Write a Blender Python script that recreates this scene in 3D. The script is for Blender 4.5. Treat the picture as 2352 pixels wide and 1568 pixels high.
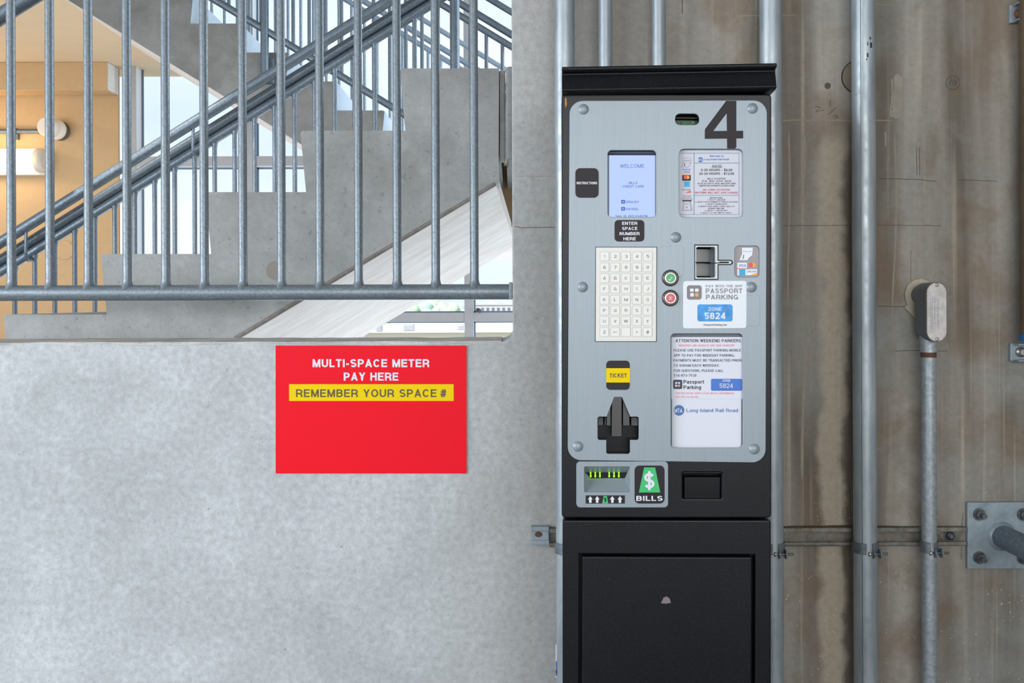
import bpy, bmesh, math, random
from mathutils import Vector, Matrix
from mathutils.geometry import delaunay_2d_cdt

for o in list(bpy.data.objects):
    bpy.data.objects.remove(o)
SC = bpy.context.scene
COL = SC.collection
random.seed(7)

# ------------------------------------------------------------------ camera
F = 2088.0            # focal length in pixels of the 2352 px wide frame
H0 = 690.0            # horizon row
EYE = 1.2             # eye height
DW = 2.4              # camera distance from the wall face (wall face is y = 0)
ROLL = math.radians(0.2)
CAM = Vector((0, -DW, EYE))
cam = bpy.data.cameras.new('camera')
cam.sensor_width = 36.0
cam.lens = F / 2352.0 * 36.0
cam.shift_y = -(784 - H0) / 2352.0
cam.clip_start = 0.05
cam.clip_end = 2000
cam_ob = bpy.data.objects.new('camera', cam)
COL.objects.link(cam_ob)
cam_ob.location = CAM
cam_ob.rotation_euler = (math.pi / 2, ROLL, 0)
SC.camera = cam_ob

# ------------------------------------------------------------------ view, sky, sun, large lights
SC.view_settings.view_transform = 'Standard'
SC.view_settings.look = 'None'
SC.view_settings.gamma = 1.0
SC.view_settings.use_curve_mapping = False
SC.view_settings.exposure = 0.12


def c(r, g, b):
    def f(v):
        v = v / 255.0
        return v / 12.92 if v <= 0.04045 else ((v + 0.055) / 1.055) ** 2.4
    return (f(r), f(g), f(b), 1.0)


W = bpy.data.worlds.new('sky')
SC.world = W
W.use_nodes = True
nt = W.node_tree
nt.nodes.clear()
out = nt.nodes.new('ShaderNodeOutputWorld')
bg = nt.nodes.new('ShaderNodeBackground')
tc = nt.nodes.new('ShaderNodeTexCoord')
mp = nt.nodes.new('ShaderNodeMapping')
mp.inputs['Scale'].default_value = (1.0, 1.0, 2.2)
nz = nt.nodes.new('ShaderNodeTexNoise')
nz.inputs['Scale'].default_value = 3.2
nz.inputs['Detail'].default_value = 7
nz.inputs['Roughness'].default_value = 0.55
rp = nt.nodes.new('ShaderNodeValToRGB')
rp.color_ramp.elements[0].position = 0.36
rp.color_ramp.elements[0].color = c(214, 232, 252)
rp.color_ramp.elements[1].position = 0.66
rp.color_ramp.elements[1].color = c(246, 249, 254)
nt.links.new(tc.outputs['Generated'], mp.inputs['Vector'])
nt.links.new(mp.outputs[0], nz.inputs['Vector'])
nt.links.new(nz.outputs['Fac'], rp.inputs['Fac'])
nt.links.new(rp.outputs['Color'], bg.inputs['Color'])
bg.inputs['Strength'].default_value = 1.08
nt.links.new(bg.outputs[0], out.inputs['Surface'])


def light(name, kind, loc, rot, energy, color, **kw):
    d = bpy.data.lights.new(name, kind)
    d.energy = energy
    d.color = color[:3]
    for k, v in kw.items():
        setattr(d, k, v)
    o = bpy.data.objects.new(name, d)
    COL.objects.link(o)
    o.location = loc
    o.rotation_euler = rot
    return o


def aim(o, target):
    d = Vector(target) - o.location
    o.rotation_euler = d.to_track_quat('-Z', 'Y').to_euler()


sun = light('sun', 'SUN', (0, 0, 50), (0, 0, 0), 4.5, (1.0, 0.96, 0.9), angle=0.01)
aim(sun, (18, 25, 10))
# daylight that enters the parking deck through its open left side and open front, behind the camera
day = light('deck_daylight_left', 'AREA', (-5.6, -3.4, 1.9), (0, 0, 0), 300, (0.86, 0.93, 1.0), shape='RECTANGLE', size=4.5, size_y=2.6)
aim(day, (-0.4, 0, 0.9))
day2 = light('deck_daylight_front', 'AREA', (1.8, -8.5, 2.3), (0, 0, 0), 330, (1.0, 0.985, 0.97), shape='RECTANGLE', size=8.0, size_y=2.2)
aim(day2, (0.6, 0, 1.5))
# fill lamp added low inside the glass wall, out of view below the sill
sh = light('shaft_fill', 'AREA', (-0.8, 5.0, -0.9), (0, 0, 0), 150, (0.93, 0.96, 1.0), shape='RECTANGLE', size=6.0, size_y=2.2)
aim(sh, (-0.6, 1.6, 1.6))
sr = light('shaft_daylight_right', 'AREA', (3.9, 3.0, 2.4), (0, 0, 0), 330, (0.84, 0.93, 1.0), shape='RECTANGLE', size=4.5, size_y=4.0)  # lamp added outside the unseen right glazing, for daylight on the risers
aim(sr, (-2.0, 3.6, 2.0))


# ------------------------------------------------------------------ projection helpers: a pixel on a real plane
def ray(px, py):
    dx, dy = px - 1176.0, py - H0
    cb, sb = math.cos(ROLL), math.sin(ROLL)
    return Vector((dx * cb - dy * sb, F, -dx * sb - dy * cb)) / F


def P(px, py, D):
    return CAM + ray(px, py) * D


# ------------------------------------------------------------------ objects
def tag(o, label=None, cat=None, group=None, kind=None):
    if label: o['label'] = label
    if cat: o['category'] = cat
    if group: o['group'] = group
    if kind: o['kind'] = kind
    return o


def empty(name, loc, label=None, cat=None, group=None, rz=0.0):
    o = bpy.data.objects.new(name, None)
    o.empty_display_size = 0.05
    COL.objects.link(o)
    o.location = loc
    o.rotation_euler = (0, 0, rz)
    tag(o, label, cat, group)
    o['_rz'] = rz
    return o


def root_of(o):
    while o.parent: o = o.parent
    return o


class G:
    """collects geometry in world space"""
    def __init__(s):
        s.v, s.f, s.m, s.s = [], [], [], []

    def add(s, V, Fc, m=0, smooth=False):
        n = len(s.v)
        s.v += [Vector(p) for p in V]
        for f in Fc:
            s.f.append([n + i for i in f]); s.m.append(m); s.s.append(smooth)
        return s

    def box(s, x0, x1, y0, y1, z0, z1, m=0):
        V = [(x, y, z) for x in (x0, x1) for y in (y0, y1) for z in (z0, z1)]
        return s.add(V, [(0, 1, 3, 2), (4, 6, 7, 5), (0, 4, 5, 1), (2, 3, 7, 6), (0, 2, 6, 4), (1, 5, 7, 3)], m)

    def prism(s, pts, y0, y1, m=0, smooth=False):
        """pts: (x, z) outline, extruded along y"""
        n = len(pts)
        V = [(x, y0, z) for x, z in pts] + [(x, y1, z) for x, z in pts]
        s.add(V, [list(range(n)), list(range(2 * n - 1, n - 1, -1))], m)
        s.add(V, [(i, (i + 1) % n, n + (i + 1) % n, n + i) for i in range(n)], m, smooth)
        return s

    def tube(s, path, r, n=14, m=0, caps=True):
        path = [Vector(p) for p in path]
        rs = r if isinstance(r, (list, tuple)) else [r] * len(path)
        rings = []
        up = None
        for i, p in enumerate(path):
            if i == 0: d = path[1] - p
            elif i == len(path) - 1: d = p - path[i - 1]
            else: d = (path[i + 1] - p).normalized() + (p - path[i - 1]).normalized()
            d.normalize()
            if up is None:
                up = Vector((0, 0, 1)) if abs(d.z) < 0.9 else Vector((0, 1, 0))
            a = d.cross(up).normalized()
            b = a.cross(d).normalized()
            up = b
            rings.append([p + (a * math.cos(2 * math.pi * k / n) + b * math.sin(2 * math.pi * k / n)) * rs[i] for k in range(n)])
        V = [q for R in rings for q in R]
        Fc = []
        for i in range(len(path) - 1):
            for k in range(n):
                Fc.append((i * n + k, i * n + (k + 1) % n, (i + 1) * n + (k + 1) % n, (i + 1) * n + k))
        s.add(V, Fc, m, True)
        if caps:
            s.add(rings[0], [list(range(n))], m)
            s.add(rings[-1], [list(range(n))], m)
        return s

    def lathe(s, centre, axis, prof, n=20, m=0):
        """prof: (distance along axis, radius)"""
        ax = Vector(axis).normalized()
        up = Vector((0, 0, 1)) if abs(ax.z) < 0.9 else Vector((1, 0, 0))
        a = ax.cross(up).normalized(); b = ax.cross(a)
        ce = Vector(centre)
        V = []
        for t, r in prof:
            for k in range(n):
                V.append(ce + ax * t + (a * math.cos(2 * math.pi * k / n) + b * math.sin(2 * math.pi * k / n)) * max(r, 1e-5))
        Fc = [(i * n + k, i * n + (k + 1) % n, (i + 1) * n + (k + 1) % n, (i + 1) * n + k) for i in range(len(prof) - 1) for k in range(n)]
        s.add(V, Fc, m, True)
        s.add(V[:n], [list(range(n))], m)
        s.add(V[-n:], [list(range(n))], m)
        return s

    def build(s, name, mats, parent=None, local=False, bevel=0.0, seg=2):
        me = bpy.data.meshes.new(name)
        V = s.v
        if parent is not None and not local:
            R = root_of(parent)
            inv = (Matrix.Translation(R.location) @ Matrix.Rotation(R.get('_rz', 0.0), 4, 'Z')).inverted()
            V = [inv @ p for p in V]
        me.from_pydata([tuple(p) for p in V], [], s.f)
        if not isinstance(mats, (list, tuple)): mats = [mats]
        for m in mats: me.materials.append(m)
        for i, p in enumerate(me.polygons):
            p.material_index = s.m[i]; p.use_smooth = s.s[i]
        bm = bmesh.new(); bm.from_mesh(me)
        if bevel > 0:
            bmesh.ops.remove_doubles(bm, verts=bm.verts, dist=1e-6)
            bmesh.ops.recalc_face_normals(bm, faces=bm.faces)
            es = [e for e in bm.edges if len(e.link_faces) == 2 and e.calc_face_angle(0) > 0.6]
            bmesh.ops.bevel(bm, geom=es, offset=bevel, segments=seg, profile=0.5, affect='EDGES', clamp_overlap=True)
            for f in bm.faces: f.smooth = True
        else:
            bmesh.ops.recalc_face_normals(bm, faces=bm.faces)
        bm.to_mesh(me); bm.free()
        me.update()
        o = bpy.data.objects.new(name, me)
        if bevel > 0:
            md = o.modifiers.new('weighted_normal', 'WEIGHTED_NORMAL'); md.mode = 'FACE_AREA'; md.weight = 100
        COL.objects.link(o)
        if parent is not None: o.parent = parent
        return o


def copy_tree(o, parent=None):
    k = o.copy(); COL.objects.link(k)
    k.parent = parent
    for ch in [x for x in o.children]:
        copy_tree(ch, k)
    return k


# ------------------------------------------------------------------ materials
def newmat(name):
    m = bpy.data.materials.new(name); m.use_nodes = True
    return m, m.node_tree, m.node_tree.nodes['Principled BSDF']


def plain(name, col, rough=0.5, metal=0.0, emit=None, estr=1.0, spec=0.5, bump=0.0, bscale=400, var=0.0, vscale=8, coat=0.0):
    m, t, b = newmat(name)
    b.inputs['Base Color'].default_value = col
    b.inputs['Roughness'].default_value = rough
    b.inputs['Metallic'].default_value = metal
    b.inputs['Specular IOR Level'].default_value = spec
    b.inputs['Coat Weight'].default_value = coat
    if emit is not None:
        b.inputs['Emission Color'].default_value = emit
        b.inputs['Emission Strength'].default_value = estr
    if bump or var:
        tc = t.nodes.new('ShaderNodeTexCoord')
    if bump:
        n = t.nodes.new('ShaderNodeTexNoise'); n.inputs['Scale'].default_value = bscale; n.inputs['Detail'].default_value = 2
        bp = t.nodes.new('ShaderNodeBump'); bp.inputs['Strength'].default_value = bump; bp.inputs['Distance'].default_value = 0.001
        t.links.new(tc.outputs['Object'], n.inputs['Vector']); t.links.new(n.outputs['Fac'], bp.inputs['Height'])
        t.links.new(bp.outputs['Normal'], b.inputs['Normal'])
    if var:
        n = t.nodes.new('ShaderNodeTexNoise'); n.inputs['Scale'].default_value = vscale; n.inputs['Detail'].default_value = 5
        mr = t.nodes.new('ShaderNodeMapRange')
        mr.inputs['From Min'].default_value = 0.3; mr.inputs['From Max'].default_value = 0.7
        mr.inputs['To Min'].default_value = 1 - var; mr.inputs['To Max'].default_value = 1 + var
        hs = t.nodes.new('ShaderNodeHueSaturation'); hs.inputs['Color'].default_value = col
        t.links.new(tc.outputs['Object'], n.inputs['Vector']); t.links.new(n.outputs['Fac'], mr.inputs['Value'])
        t.links.new(mr.outputs[0], hs.inputs['Value']); t.links.new(hs.outputs[0], b.inputs['Base Color'])
    return m


class N:
    """tiny node-building helper"""
    def __init__(s, t):
        s.t = t

    def new(s, kind, **kw):
        n = s.t.nodes.new(kind)
        for k, v in kw.items():
            if hasattr(n, k): setattr(n, k, v)
        return n

    def noise(s, vec, scale, detail=4, rough=0.55, dist=0.0):
        n = s.new('ShaderNodeTexNoise')
        n.inputs['Scale'].default_value = scale; n.inputs['Detail'].default_value = detail
        n.inputs['Roughness'].default_value = rough; n.inputs['Distortion'].default_value = dist
        s.t.links.new(vec, n.inputs['Vector'])
        return n.outputs['Fac']

    def mapping(s, vec, scale=(1, 1, 1), loc=(0, 0, 0)):
        n = s.new('ShaderNodeMapping')
        n.inputs['Scale'].default_value = scale; n.inputs['Location'].default_value = loc
        s.t.links.new(vec, n.inputs['Vector'])
        return n.outputs[0]

    def ramp(s, fac, a, b, lo=0.0, hi=1.0):
        n = s.new('ShaderNodeMapRange'); n.clamp = True
        n.inputs['From Min'].default_value = a; n.inputs['From Max'].default_value = b
        n.inputs['To Min'].default_value = lo; n.inputs['To Max'].default_value = hi
        s.t.links.new(fac, n.inputs['Value'])
        return n.outputs[0]

    def mix(s, fac, a, b, blend='MIX'):
        n = s.new('ShaderNodeMix'); n.data_type = 'RGBA'; n.blend_type = blend
        for v, i in ((fac, 0), (a, 6), (b, 7)):
            if isinstance(v, (int, float)): n.inputs[i].default_value = v
            elif isinstance(v, tuple): n.inputs[i].default_value = v
            else: s.t.links.new(v, n.inputs[i])
        return n.outputs[2]

    def math(s, op, a, b=None):
        n = s.new('ShaderNodeMath', operation=op)
        for v, i in ((a, 0), (b, 1)):
            if v is None: continue
            if isinstance(v, (int, float)): n.inputs[i].default_value = v
            else: s.t.links.new(v, n.inputs[i])
        return n.outputs[0]

    def voronoi(s, vec, scale):
        n = s.new('ShaderNodeTexVoronoi'); n.inputs['Scale'].default_value = scale
        s.t.links.new(vec, n.inputs['Vector'])
        return n.outputs['Distance'], n.outputs['Color']


def concrete(name, ca, cb, pits=True, mottle=2.0, fine=60, bump=0.4, wall=False, dots=14.0, marks=(70, 68, 66)):
    m, t, b = newmat(name)
    k = N(t)
    tc = k.new('ShaderNodeTexCoord').outputs['Object']
    n1 = k.noise(tc, mottle, 6, 0.6, 0.3)
    col = k.mix(k.ramp(n1, 0.35, 0.65), ca, cb)
    n2 = k.noise(tc, fine, 5, 0.65)
    col = k.mix(k.ramp(n2, 0.3, 0.7, 0.0, 0.32), col, tuple(x * 0.72 for x in ca[:3]) + (1,))
    n6 = k.noise(tc, 230, 3, 0.7)
    col = k.mix(k.ramp(n6, 0.5, 0.75, 0.0, 0.22), col, tuple(x * 0.6 for x in ca[:3]) + (1,))
    n5 = k.noise(tc, 14, 4, 0.6)
    col = k.mix(k.ramp(n5, 0.55, 0.75, 0.0, 0.25), col, tuple(min(1, x * 1.35) for x in cb[:3]) + (1,))
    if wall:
        # right-hand bay: brown staining and laitance runs, and light falling off rightward painted in
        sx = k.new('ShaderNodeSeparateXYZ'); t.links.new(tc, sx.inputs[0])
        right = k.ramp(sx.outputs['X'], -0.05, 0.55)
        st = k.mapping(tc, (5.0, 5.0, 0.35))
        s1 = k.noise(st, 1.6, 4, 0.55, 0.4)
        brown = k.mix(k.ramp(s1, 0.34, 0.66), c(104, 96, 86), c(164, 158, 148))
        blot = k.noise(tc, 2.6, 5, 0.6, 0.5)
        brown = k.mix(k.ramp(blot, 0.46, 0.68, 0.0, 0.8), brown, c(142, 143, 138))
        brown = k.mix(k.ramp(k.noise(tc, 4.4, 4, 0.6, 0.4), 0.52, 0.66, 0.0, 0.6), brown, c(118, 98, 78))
        col = k.mix(k.ramp(sx.outputs['X'], -0.32, 0.10), col, k.mix(0.5, col, c(150, 148, 141)))  # greyer tone ramping in rightward, part of the painted light falloff
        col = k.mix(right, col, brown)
        # pale limewater runs
        s2 = k.noise(k.mapping(tc, (11, 11, 0.28), (3.1, 0, 0)), 2.3, 3, 0.5, 0.25)
        f2 = k.math('MULTIPLY', k.ramp(s2, 0.60, 0.70), k.math('MULTIPLY', right, 0.55))
        col = k.mix(f2, col, c(190, 176, 154))
        wobx = k.math('ADD', sx.outputs['X'], k.ramp(k.noise(k.mapping(tc, (1, 1, 1.4)), 5, 4), 0.3, 0.7, -0.022, 0.022))
        band = k.ramp(k.math('ABSOLUTE', k.math('SUBTRACT', wobx, 0.845)), 0.042, 0.022)
        band = k.math('MULTIPLY', band, k.ramp(sx.outputs['Z'], 1.66, 1.60))
        col = k.mix(k.math('MULTIPLY', band, 0.75), col, c(176, 164, 146))
        darkb = k.ramp(k.math('ABSOLUTE', k.math('SUBTRACT', wobx, 0.895)), 0.022, 0.008)
        col = k.mix(k.math('MULTIPLY', darkb, k.math('MULTIPLY', 0.55, k.ramp(sx.outputs['Z'], 1.66, 1.5))), col, c(92, 80, 68))
        s3 = k.noise(k.mapping(tc, (60, 60, 0.9), (1.7, 0, 0)), 1.0, 2, 0.5, 0.1)
        f3 = k.math('MULTIPLY', k.ramp(s3, 0.62, 0.72), k.math('MULTIPLY', right, 0.30))
        col = k.mix(f3, col, c(196, 184, 164))
        # splash flecks low on the right bay
        d, _ = k.voronoi(tc, 70)
        low = k.ramp(sx.outputs['Z'], 0.85, 0.5)
        fl = k.math('MULTIPLY', k.ramp(d, 0.16, 0.10), k.math('MULTIPLY', low, k.ramp(k.noise(tc, 9, 2), 0.45, 0.6)))
        col = k.mix(k.math('MULTIPLY', fl, k.math('MULTIPLY', right, 0.8)), col, c(205, 198, 186))
        col = k.mix(k.ramp(n2, 0.35, 0.75, 0.0, 0.25), col, c(84, 78, 70))
    if pits:
        # irregular specks and small air holes
        amt = 0.30 if wall else 0.50
        for sc_, lo_, hi_, f_ in ((38, 0.67, 0.72, 0.6), (80, 0.665, 0.72, 0.8), (150, 0.65, 0.71, 0.8), (15, 0.68, 0.76, 0.22)):
            sp_ = k.ramp(k.noise(k.mapping(tc, (1, 1, 1), (sc_, 2, 1)), sc_, 2.5, 0.5), lo_, hi_, 0.0, amt * f_)
            col = k.mix(sp_, col, c(*marks))
        d, cc = k.voronoi(tc, dots)
        s = k.new('ShaderNodeSeparateColor'); t.links.new(cc, s.inputs[0])
        size = k.ramp(s.outputs[0], 0.78, 1.0, 0.0, 0.06)
        pit = k.new('ShaderNodeMath', operation='LESS_THAN')
        wob = k.math('ADD', d, k.ramp(k.noise(tc, 160, 2), 0.3, 0.7, -0.03, 0.03))
        t.links.new(wob, pit.inputs[0]); t.links.new(size, pit.inputs[1])
        col = k.mix(k.math('MULTIPLY', pit.outputs[0], 0.6), col, c(*marks))
    t.links.new(col, b.inputs['Base Color'])
    b.inputs['Roughness'].default_value = 0.8
    b.inputs['Specular IOR Level'].default_value = 0.25
    bp = k.new('ShaderNodeBump'); bp.inputs['Strength'].default_value = bump; bp.inputs['Distance'].default_value = 0.003
    t.links.new(k.noise(tc, 45, 5, 0.65), bp.inputs['Height']); t.links.new(bp.outputs[0], b.inputs['Normal'])
    return m


def galv(name, ca, cb, metal=0.55, rough=0.42, scale=55, streak=False, rust=0.0):
    m, t, b = newmat(name)
    k = N(t)
    tc = k.new('ShaderNodeTexCoord').outputs['Object']
    v = k.mapping(tc, (1, 1, 0.12)) if streak else tc
    col = k.mix(k.ramp(k.noise(v, scale, 5, 0.65), 0.35, 0.68), ca, cb)
    col = k.mix(k.ramp(k.noise(tc, 7, 4), 0.4, 0.7, 0.0, 0.4), col, tuple(x * 0.8 for x in ca[:3]) + (1,))
    if rust:
        col = k.mix(k.ramp(k.noise(tc, 18, 4), 0.6, 0.7, 0.0, rust), col, c(96, 66, 40))
    t.links.new(col, b.inputs['Base Color'])
    b.inputs['Metallic'].default_value = metal
    t.links.new(k.ramp(k.noise(tc, scale * 1.3, 4), 0.3, 0.7, rough - 0.08, rough + 0.14), b.inputs['Roughness'])
    bp = k.new('ShaderNodeBump'); bp.inputs['Strength'].default_value = 0.25; bp.inputs['Distance'].default_value = 0.001
    t.links.new(k.noise(tc, 160, 3), bp.inputs['Height']); t.links.new(bp.outputs[0], b.inputs['Normal'])
    return m


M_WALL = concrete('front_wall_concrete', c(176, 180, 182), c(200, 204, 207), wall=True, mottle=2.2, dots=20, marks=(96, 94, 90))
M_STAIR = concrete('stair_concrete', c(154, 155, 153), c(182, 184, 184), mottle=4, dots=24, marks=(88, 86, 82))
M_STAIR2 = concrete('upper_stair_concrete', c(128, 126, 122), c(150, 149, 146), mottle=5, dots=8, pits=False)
M_FLOOR = concrete('floor_concrete', c(140, 140, 138), c(165, 165, 162), mottle=1.5)
M_CEIL = concrete('ceiling_concrete', c(170, 170, 168), c(190, 190, 188), mottle=1.5)
M_SILL = concrete('sill_concrete', c(176, 172, 166), c(214, 212, 208), mottle=9, fine=90, dots=30)
def soffit_mat():
    m, t, b = newmat('soffit_paint'); k = N(t)
    tc = k.new('ShaderNodeTexCoord').outputs['Object']
    mp_ = k.new('ShaderNodeMapping'); mp_.inputs['Rotation'].default_value = (0, math.radians(31), 0); mp_.inputs['Scale'].default_value = (0.5, 7, 7)
    t.links.new(tc, mp_.inputs['Vector'])
    col = k.mix(k.ramp(k.noise(mp_.outputs[0], 1.6, 6, 0.6, 0.3), 0.35, 0.7), c(228, 226, 224), c(206, 198, 190))
    t.links.new(col, b.inputs['Base Color']); b.inputs['Roughness'].default_value = 0.7
    return m


M_SOFFIT = soffit_mat()
M_TAN = plain('tan_painted_wall', c(200, 168, 126), 0.75, var=0.03, vscale=20, bump=0.15, bscale=120)
M_CREAM = plain('cream_ceiling_paint', c(220, 198, 166), 0.8, var=0.02, vscale=6)
M_WHITE = plain('daylit_frame_white', c(222, 226, 228), 0.45)  # frame sides: daylight on the grey frame put in as white
M_GREYF = plain('grey_window_frame', c(170, 170, 172), 0.5, var=0.04, vscale=12)
M_GASKET = plain('black_gasket', c(104, 124, 144), 0.6)
M_GALV = galv('galvanised_rail', c(112, 122, 130), c(142, 152, 159), scale=150)
M_GALV_D = galv('galvanised_stair_rail', c(96, 108, 118), c(126, 138, 148), scale=110)
M_COND = galv('galvanised_conduit', c(142, 152, 158), c(178, 186, 190), metal=0.45, rough=0.4, scale=30, streak=True)
M_COND6 = galv('hot_dip_conduit', c(136, 145, 150), c(174, 181, 184), metal=0.4, rough=0.42, scale=90, rust=0.0)
M_STRUT = galv('weathered_strut', c(96, 94, 88), c(134, 130, 120), metal=0.3, rough=0.6, scale=40, rust=0.6)
M_PLATE = galv('galvanised_base_plate', c(128, 140, 148), c(158, 170, 176), metal=0.35, rough=0.5, scale=25)
M_BOLT = galv('bolt_steel', c(84, 88, 92), c(128, 130, 130), metal=0.7, rough=0.4, scale=90)
M_CLAMP = galv('pipe_clamp_steel', c(92, 100, 106), c(132, 138, 142), metal=0.5, rough=0.5, scale=60)
M_LBOX = plain('cast_aluminium_body', c(112, 118, 122), 0.45, 0.5, bump=0.2, bscale=200)
M_LCOV = galv('conduit_body_cover', c(176, 172, 168), c(206, 202, 198), metal=0.35, rough=0.45, scale=60)
M_RUST = plain('rusty_steel', c(88, 58, 38), 0.8, var=0.25, vscale=40)
M_BROWNP = plain('brown_standpipe_paint', c(84, 70, 52), 0.6, var=0.15, vscale=20)
M_BLUE = plain('blue_tape', c(0, 92, 150), 0.5)
M_MORTAR = plain('mortar_patch', c(176, 166, 148), 0.9, var=0.1, vscale=30, bump=0.4, bscale=80)
M_DARK = plain('dark_void', c(14, 14, 16), 0.8)


def black_coat():
    m, t, b = newmat('black_powder_coat')
    k = N(t)
    tc = k.new('ShaderNodeTexCoord').outputs['Object']
    col = k.mix(k.ramp(k.noise(tc, 4, 3), 0.35, 0.7), c(5, 7, 12), c(11, 13, 19))
    n = k.noise(tc, 900, 1)
    col = k.mix(k.ramp(n, 0.68, 0.74, 0.0, 0.3), col, c(130, 130, 140))
    t.links.new(col, b.inputs['Base Color'])
    b.inputs['Roughness'].default_value = 0.36
    b.inputs['Specular IOR Level'].default_value = 0.32
    bp = k.new('ShaderNodeBump'); bp.inputs['Strength'].default_value = 0.3; bp.inputs['Distance'].default_value = 0.0006
    t.links.new(k.noise(tc, 330, 3), bp.inputs['Height']); t.links.new(bp.outputs[0], b.inputs['Normal'])
    return m


def brushed():
    m, t, b = newmat('silver_face_plate')
    k = N(t)
    tc = k.new('ShaderNodeTexCoord').outputs['Object']
    col = k.mix(k.ramp(k.noise(k.mapping(tc, (60, 60, 2)), 4, 3), 0.3, 0.7), c(136, 147, 154), c(141, 151, 158))
    t.links.new(col, b.inputs['Base Color'])
    b.inputs['Roughness'].default_value = 0.42
    b.inputs['Metallic'].default_value = 0.25
    bp = k.new('ShaderNodeBump'); bp.inputs['Strength'].default_value = 0.12; bp.inputs['Distance'].default_value = 0.0005
    t.links.new(k.noise(tc, 500, 2), bp.inputs['Height']); t.links.new(bp.outputs[0], b.inputs['Normal'])
    return m


M_BLACK = black_coat()
M_FACE = brushed()
M_BPLAST = plain('black_plastic', c(5, 7, 10), 0.28, spec=0.3)
M_LBL = plain('dark_label', c(38, 34, 37), 0.5, spec=0.25)
M_YEL = plain('yellow_print', c(228, 196, 0), 0.55, spec=0.15)
M_RED = plain('red_sign_face', c(228, 0, 30), 0.55, spec=0.2, var=0.02, vscale=3)
M_WTXT = plain('white_print', c(212, 214, 222), 0.5)
M_BTXT = plain('brown_black_print', c(84, 70, 48), 0.5)
M_KTXT = plain('black_print', c(44, 40, 44), 0.5)
M_KEYP = plain('keypad_ivory', c(214, 212, 206), 0.45)
M_KEY = plain('key_ivory', c(220, 218, 211), 0.45)
M_KEYE = plain('key_outline', c(160, 150, 140), 0.5)
M_SCR = plain('lit_screen', c(8, 10, 16), 0.25, emit=c(180, 203, 250), estr=0.9, spec=0.2)
M_SBLU = plain('screen_blue_text', c(10, 50, 130), 0.4, emit=c(30, 90, 190), estr=0.45, spec=0.2)
M_BEZ = plain('screen_bezel', c(70, 78, 92), 0.35)
M_PAPER = plain('white_paper', c(200, 200, 210), 0.6)
M_PAPER2 = plain('white_notice_paper', c(208, 210, 220), 0.5)
M_NAVY = plain('navy_print', c(44, 48, 82), 0.5)
M_TEAL = plain('teal_print', c(92, 138, 146), 0.5)
M_MTA = plain('rail_blue_print', c(62, 106, 168), 0.5)
M_PINK = plain('pink_red_print', c(226, 110, 126), 0.5)
M_REDT = plain('dark_red_print', c(178, 62, 74), 0.5)
M_BADGE = plain('zone_blue_print', c(52, 104, 188), 0.4)
M_CYAN = plain('cyan_blue_print', c(24, 136, 206), 0.4, var=0.25, vscale=70)
M_STICK = plain('white_sticker', c(212, 216, 222), 0.35)
M_GTXT = plain('faded_grey_print', c(130, 126, 132), 0.5)
M_ICON = plain('faded_brown_print', c(120, 112, 116), 0.45)
M_ORNG = plain('orange_print', c(246, 156, 48), 0.5)
M_REDP = plain('red_print', c(226, 74, 60), 0.5)
M_LBLU = plain('light_blue_print', c(40, 160, 205), 0.5)
M_GREY = plain('grey_print', c(150, 154, 162), 0.5)
M_GRN = plain('green_print', c(52, 178, 104), 0.45)
M_BTNG = plain('green_button', c(40, 150, 80), 0.3)
M_BTNR = plain('red_button', c(196, 66, 80), 0.3)
M_CHROM = plain('brushed_steel', c(170, 168, 166), 0.3, 0.8)
M_CHROMD = plain('dark_steel', c(92, 88, 86), 0.3, 0.85)
M_READ = plain('reader_grey', c(176, 178, 178), 0.4, 0.2)
M_LED = plain('green_led', c(80, 200, 0), 0.4, emit=c(150, 255, 20), estr=1.6)
M_PCB = plain('circuit_green', c(40, 110, 62), 0.5, var=0.4, vscale=160)
M_LAMP = plain('lit_diffuser', c(255, 240, 220), 0.5, emit=(1.0, 0.80, 0.55, 1), estr=3.2)
M_LAMPE = plain('lamp_end_cap', c(206, 198, 184), 0.5)
M_ALARM = plain('alarm_white', c(232, 226, 214), 0.5)


def glass():
    m = bpy.data.materials.new('window_glass'); m.use_nodes = True
    t = m.node_tree; t.nodes.clear()
    o = t.nodes.new('ShaderNodeOutputMaterial'); mx = t.nodes.new('ShaderNodeMixShader')
    tr = t.nodes.new('ShaderNodeBsdfTransparent'); gl = t.nodes.new('ShaderNodeBsdfGlossy')
    tr.inputs[0].default_value = (0.97, 0.985, 1.0, 1); gl.inputs['Roughness'].default_value = 0.03
    mx.inputs[0].default_value = 0.004
    t.links.new(tr.outputs[0], mx.inputs[1]); t.links.new(gl.outputs[0], mx.inputs[2]); t.links.new(mx.outputs[0], o.inputs[0])
    return m


M_GLASS = glass()

# ------------------------------------------------------------------ structure: room shell
LX, RX = -6.5, 3.3
OPX = P(1176.5, 400, DW).x       # right jamb of the stair opening
SILL = P(400, 787, DW).z
OPT = EYE + 1.45
WT = 0.27
CEILZ = 3.3


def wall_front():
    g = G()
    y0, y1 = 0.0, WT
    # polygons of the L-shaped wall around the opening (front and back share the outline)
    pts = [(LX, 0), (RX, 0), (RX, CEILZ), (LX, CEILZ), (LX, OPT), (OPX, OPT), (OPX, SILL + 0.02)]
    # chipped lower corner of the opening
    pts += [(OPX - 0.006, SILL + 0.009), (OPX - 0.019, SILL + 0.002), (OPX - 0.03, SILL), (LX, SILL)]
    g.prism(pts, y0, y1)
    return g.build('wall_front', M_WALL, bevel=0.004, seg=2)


wf = tag(wall_front(), kind='structure')
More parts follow.
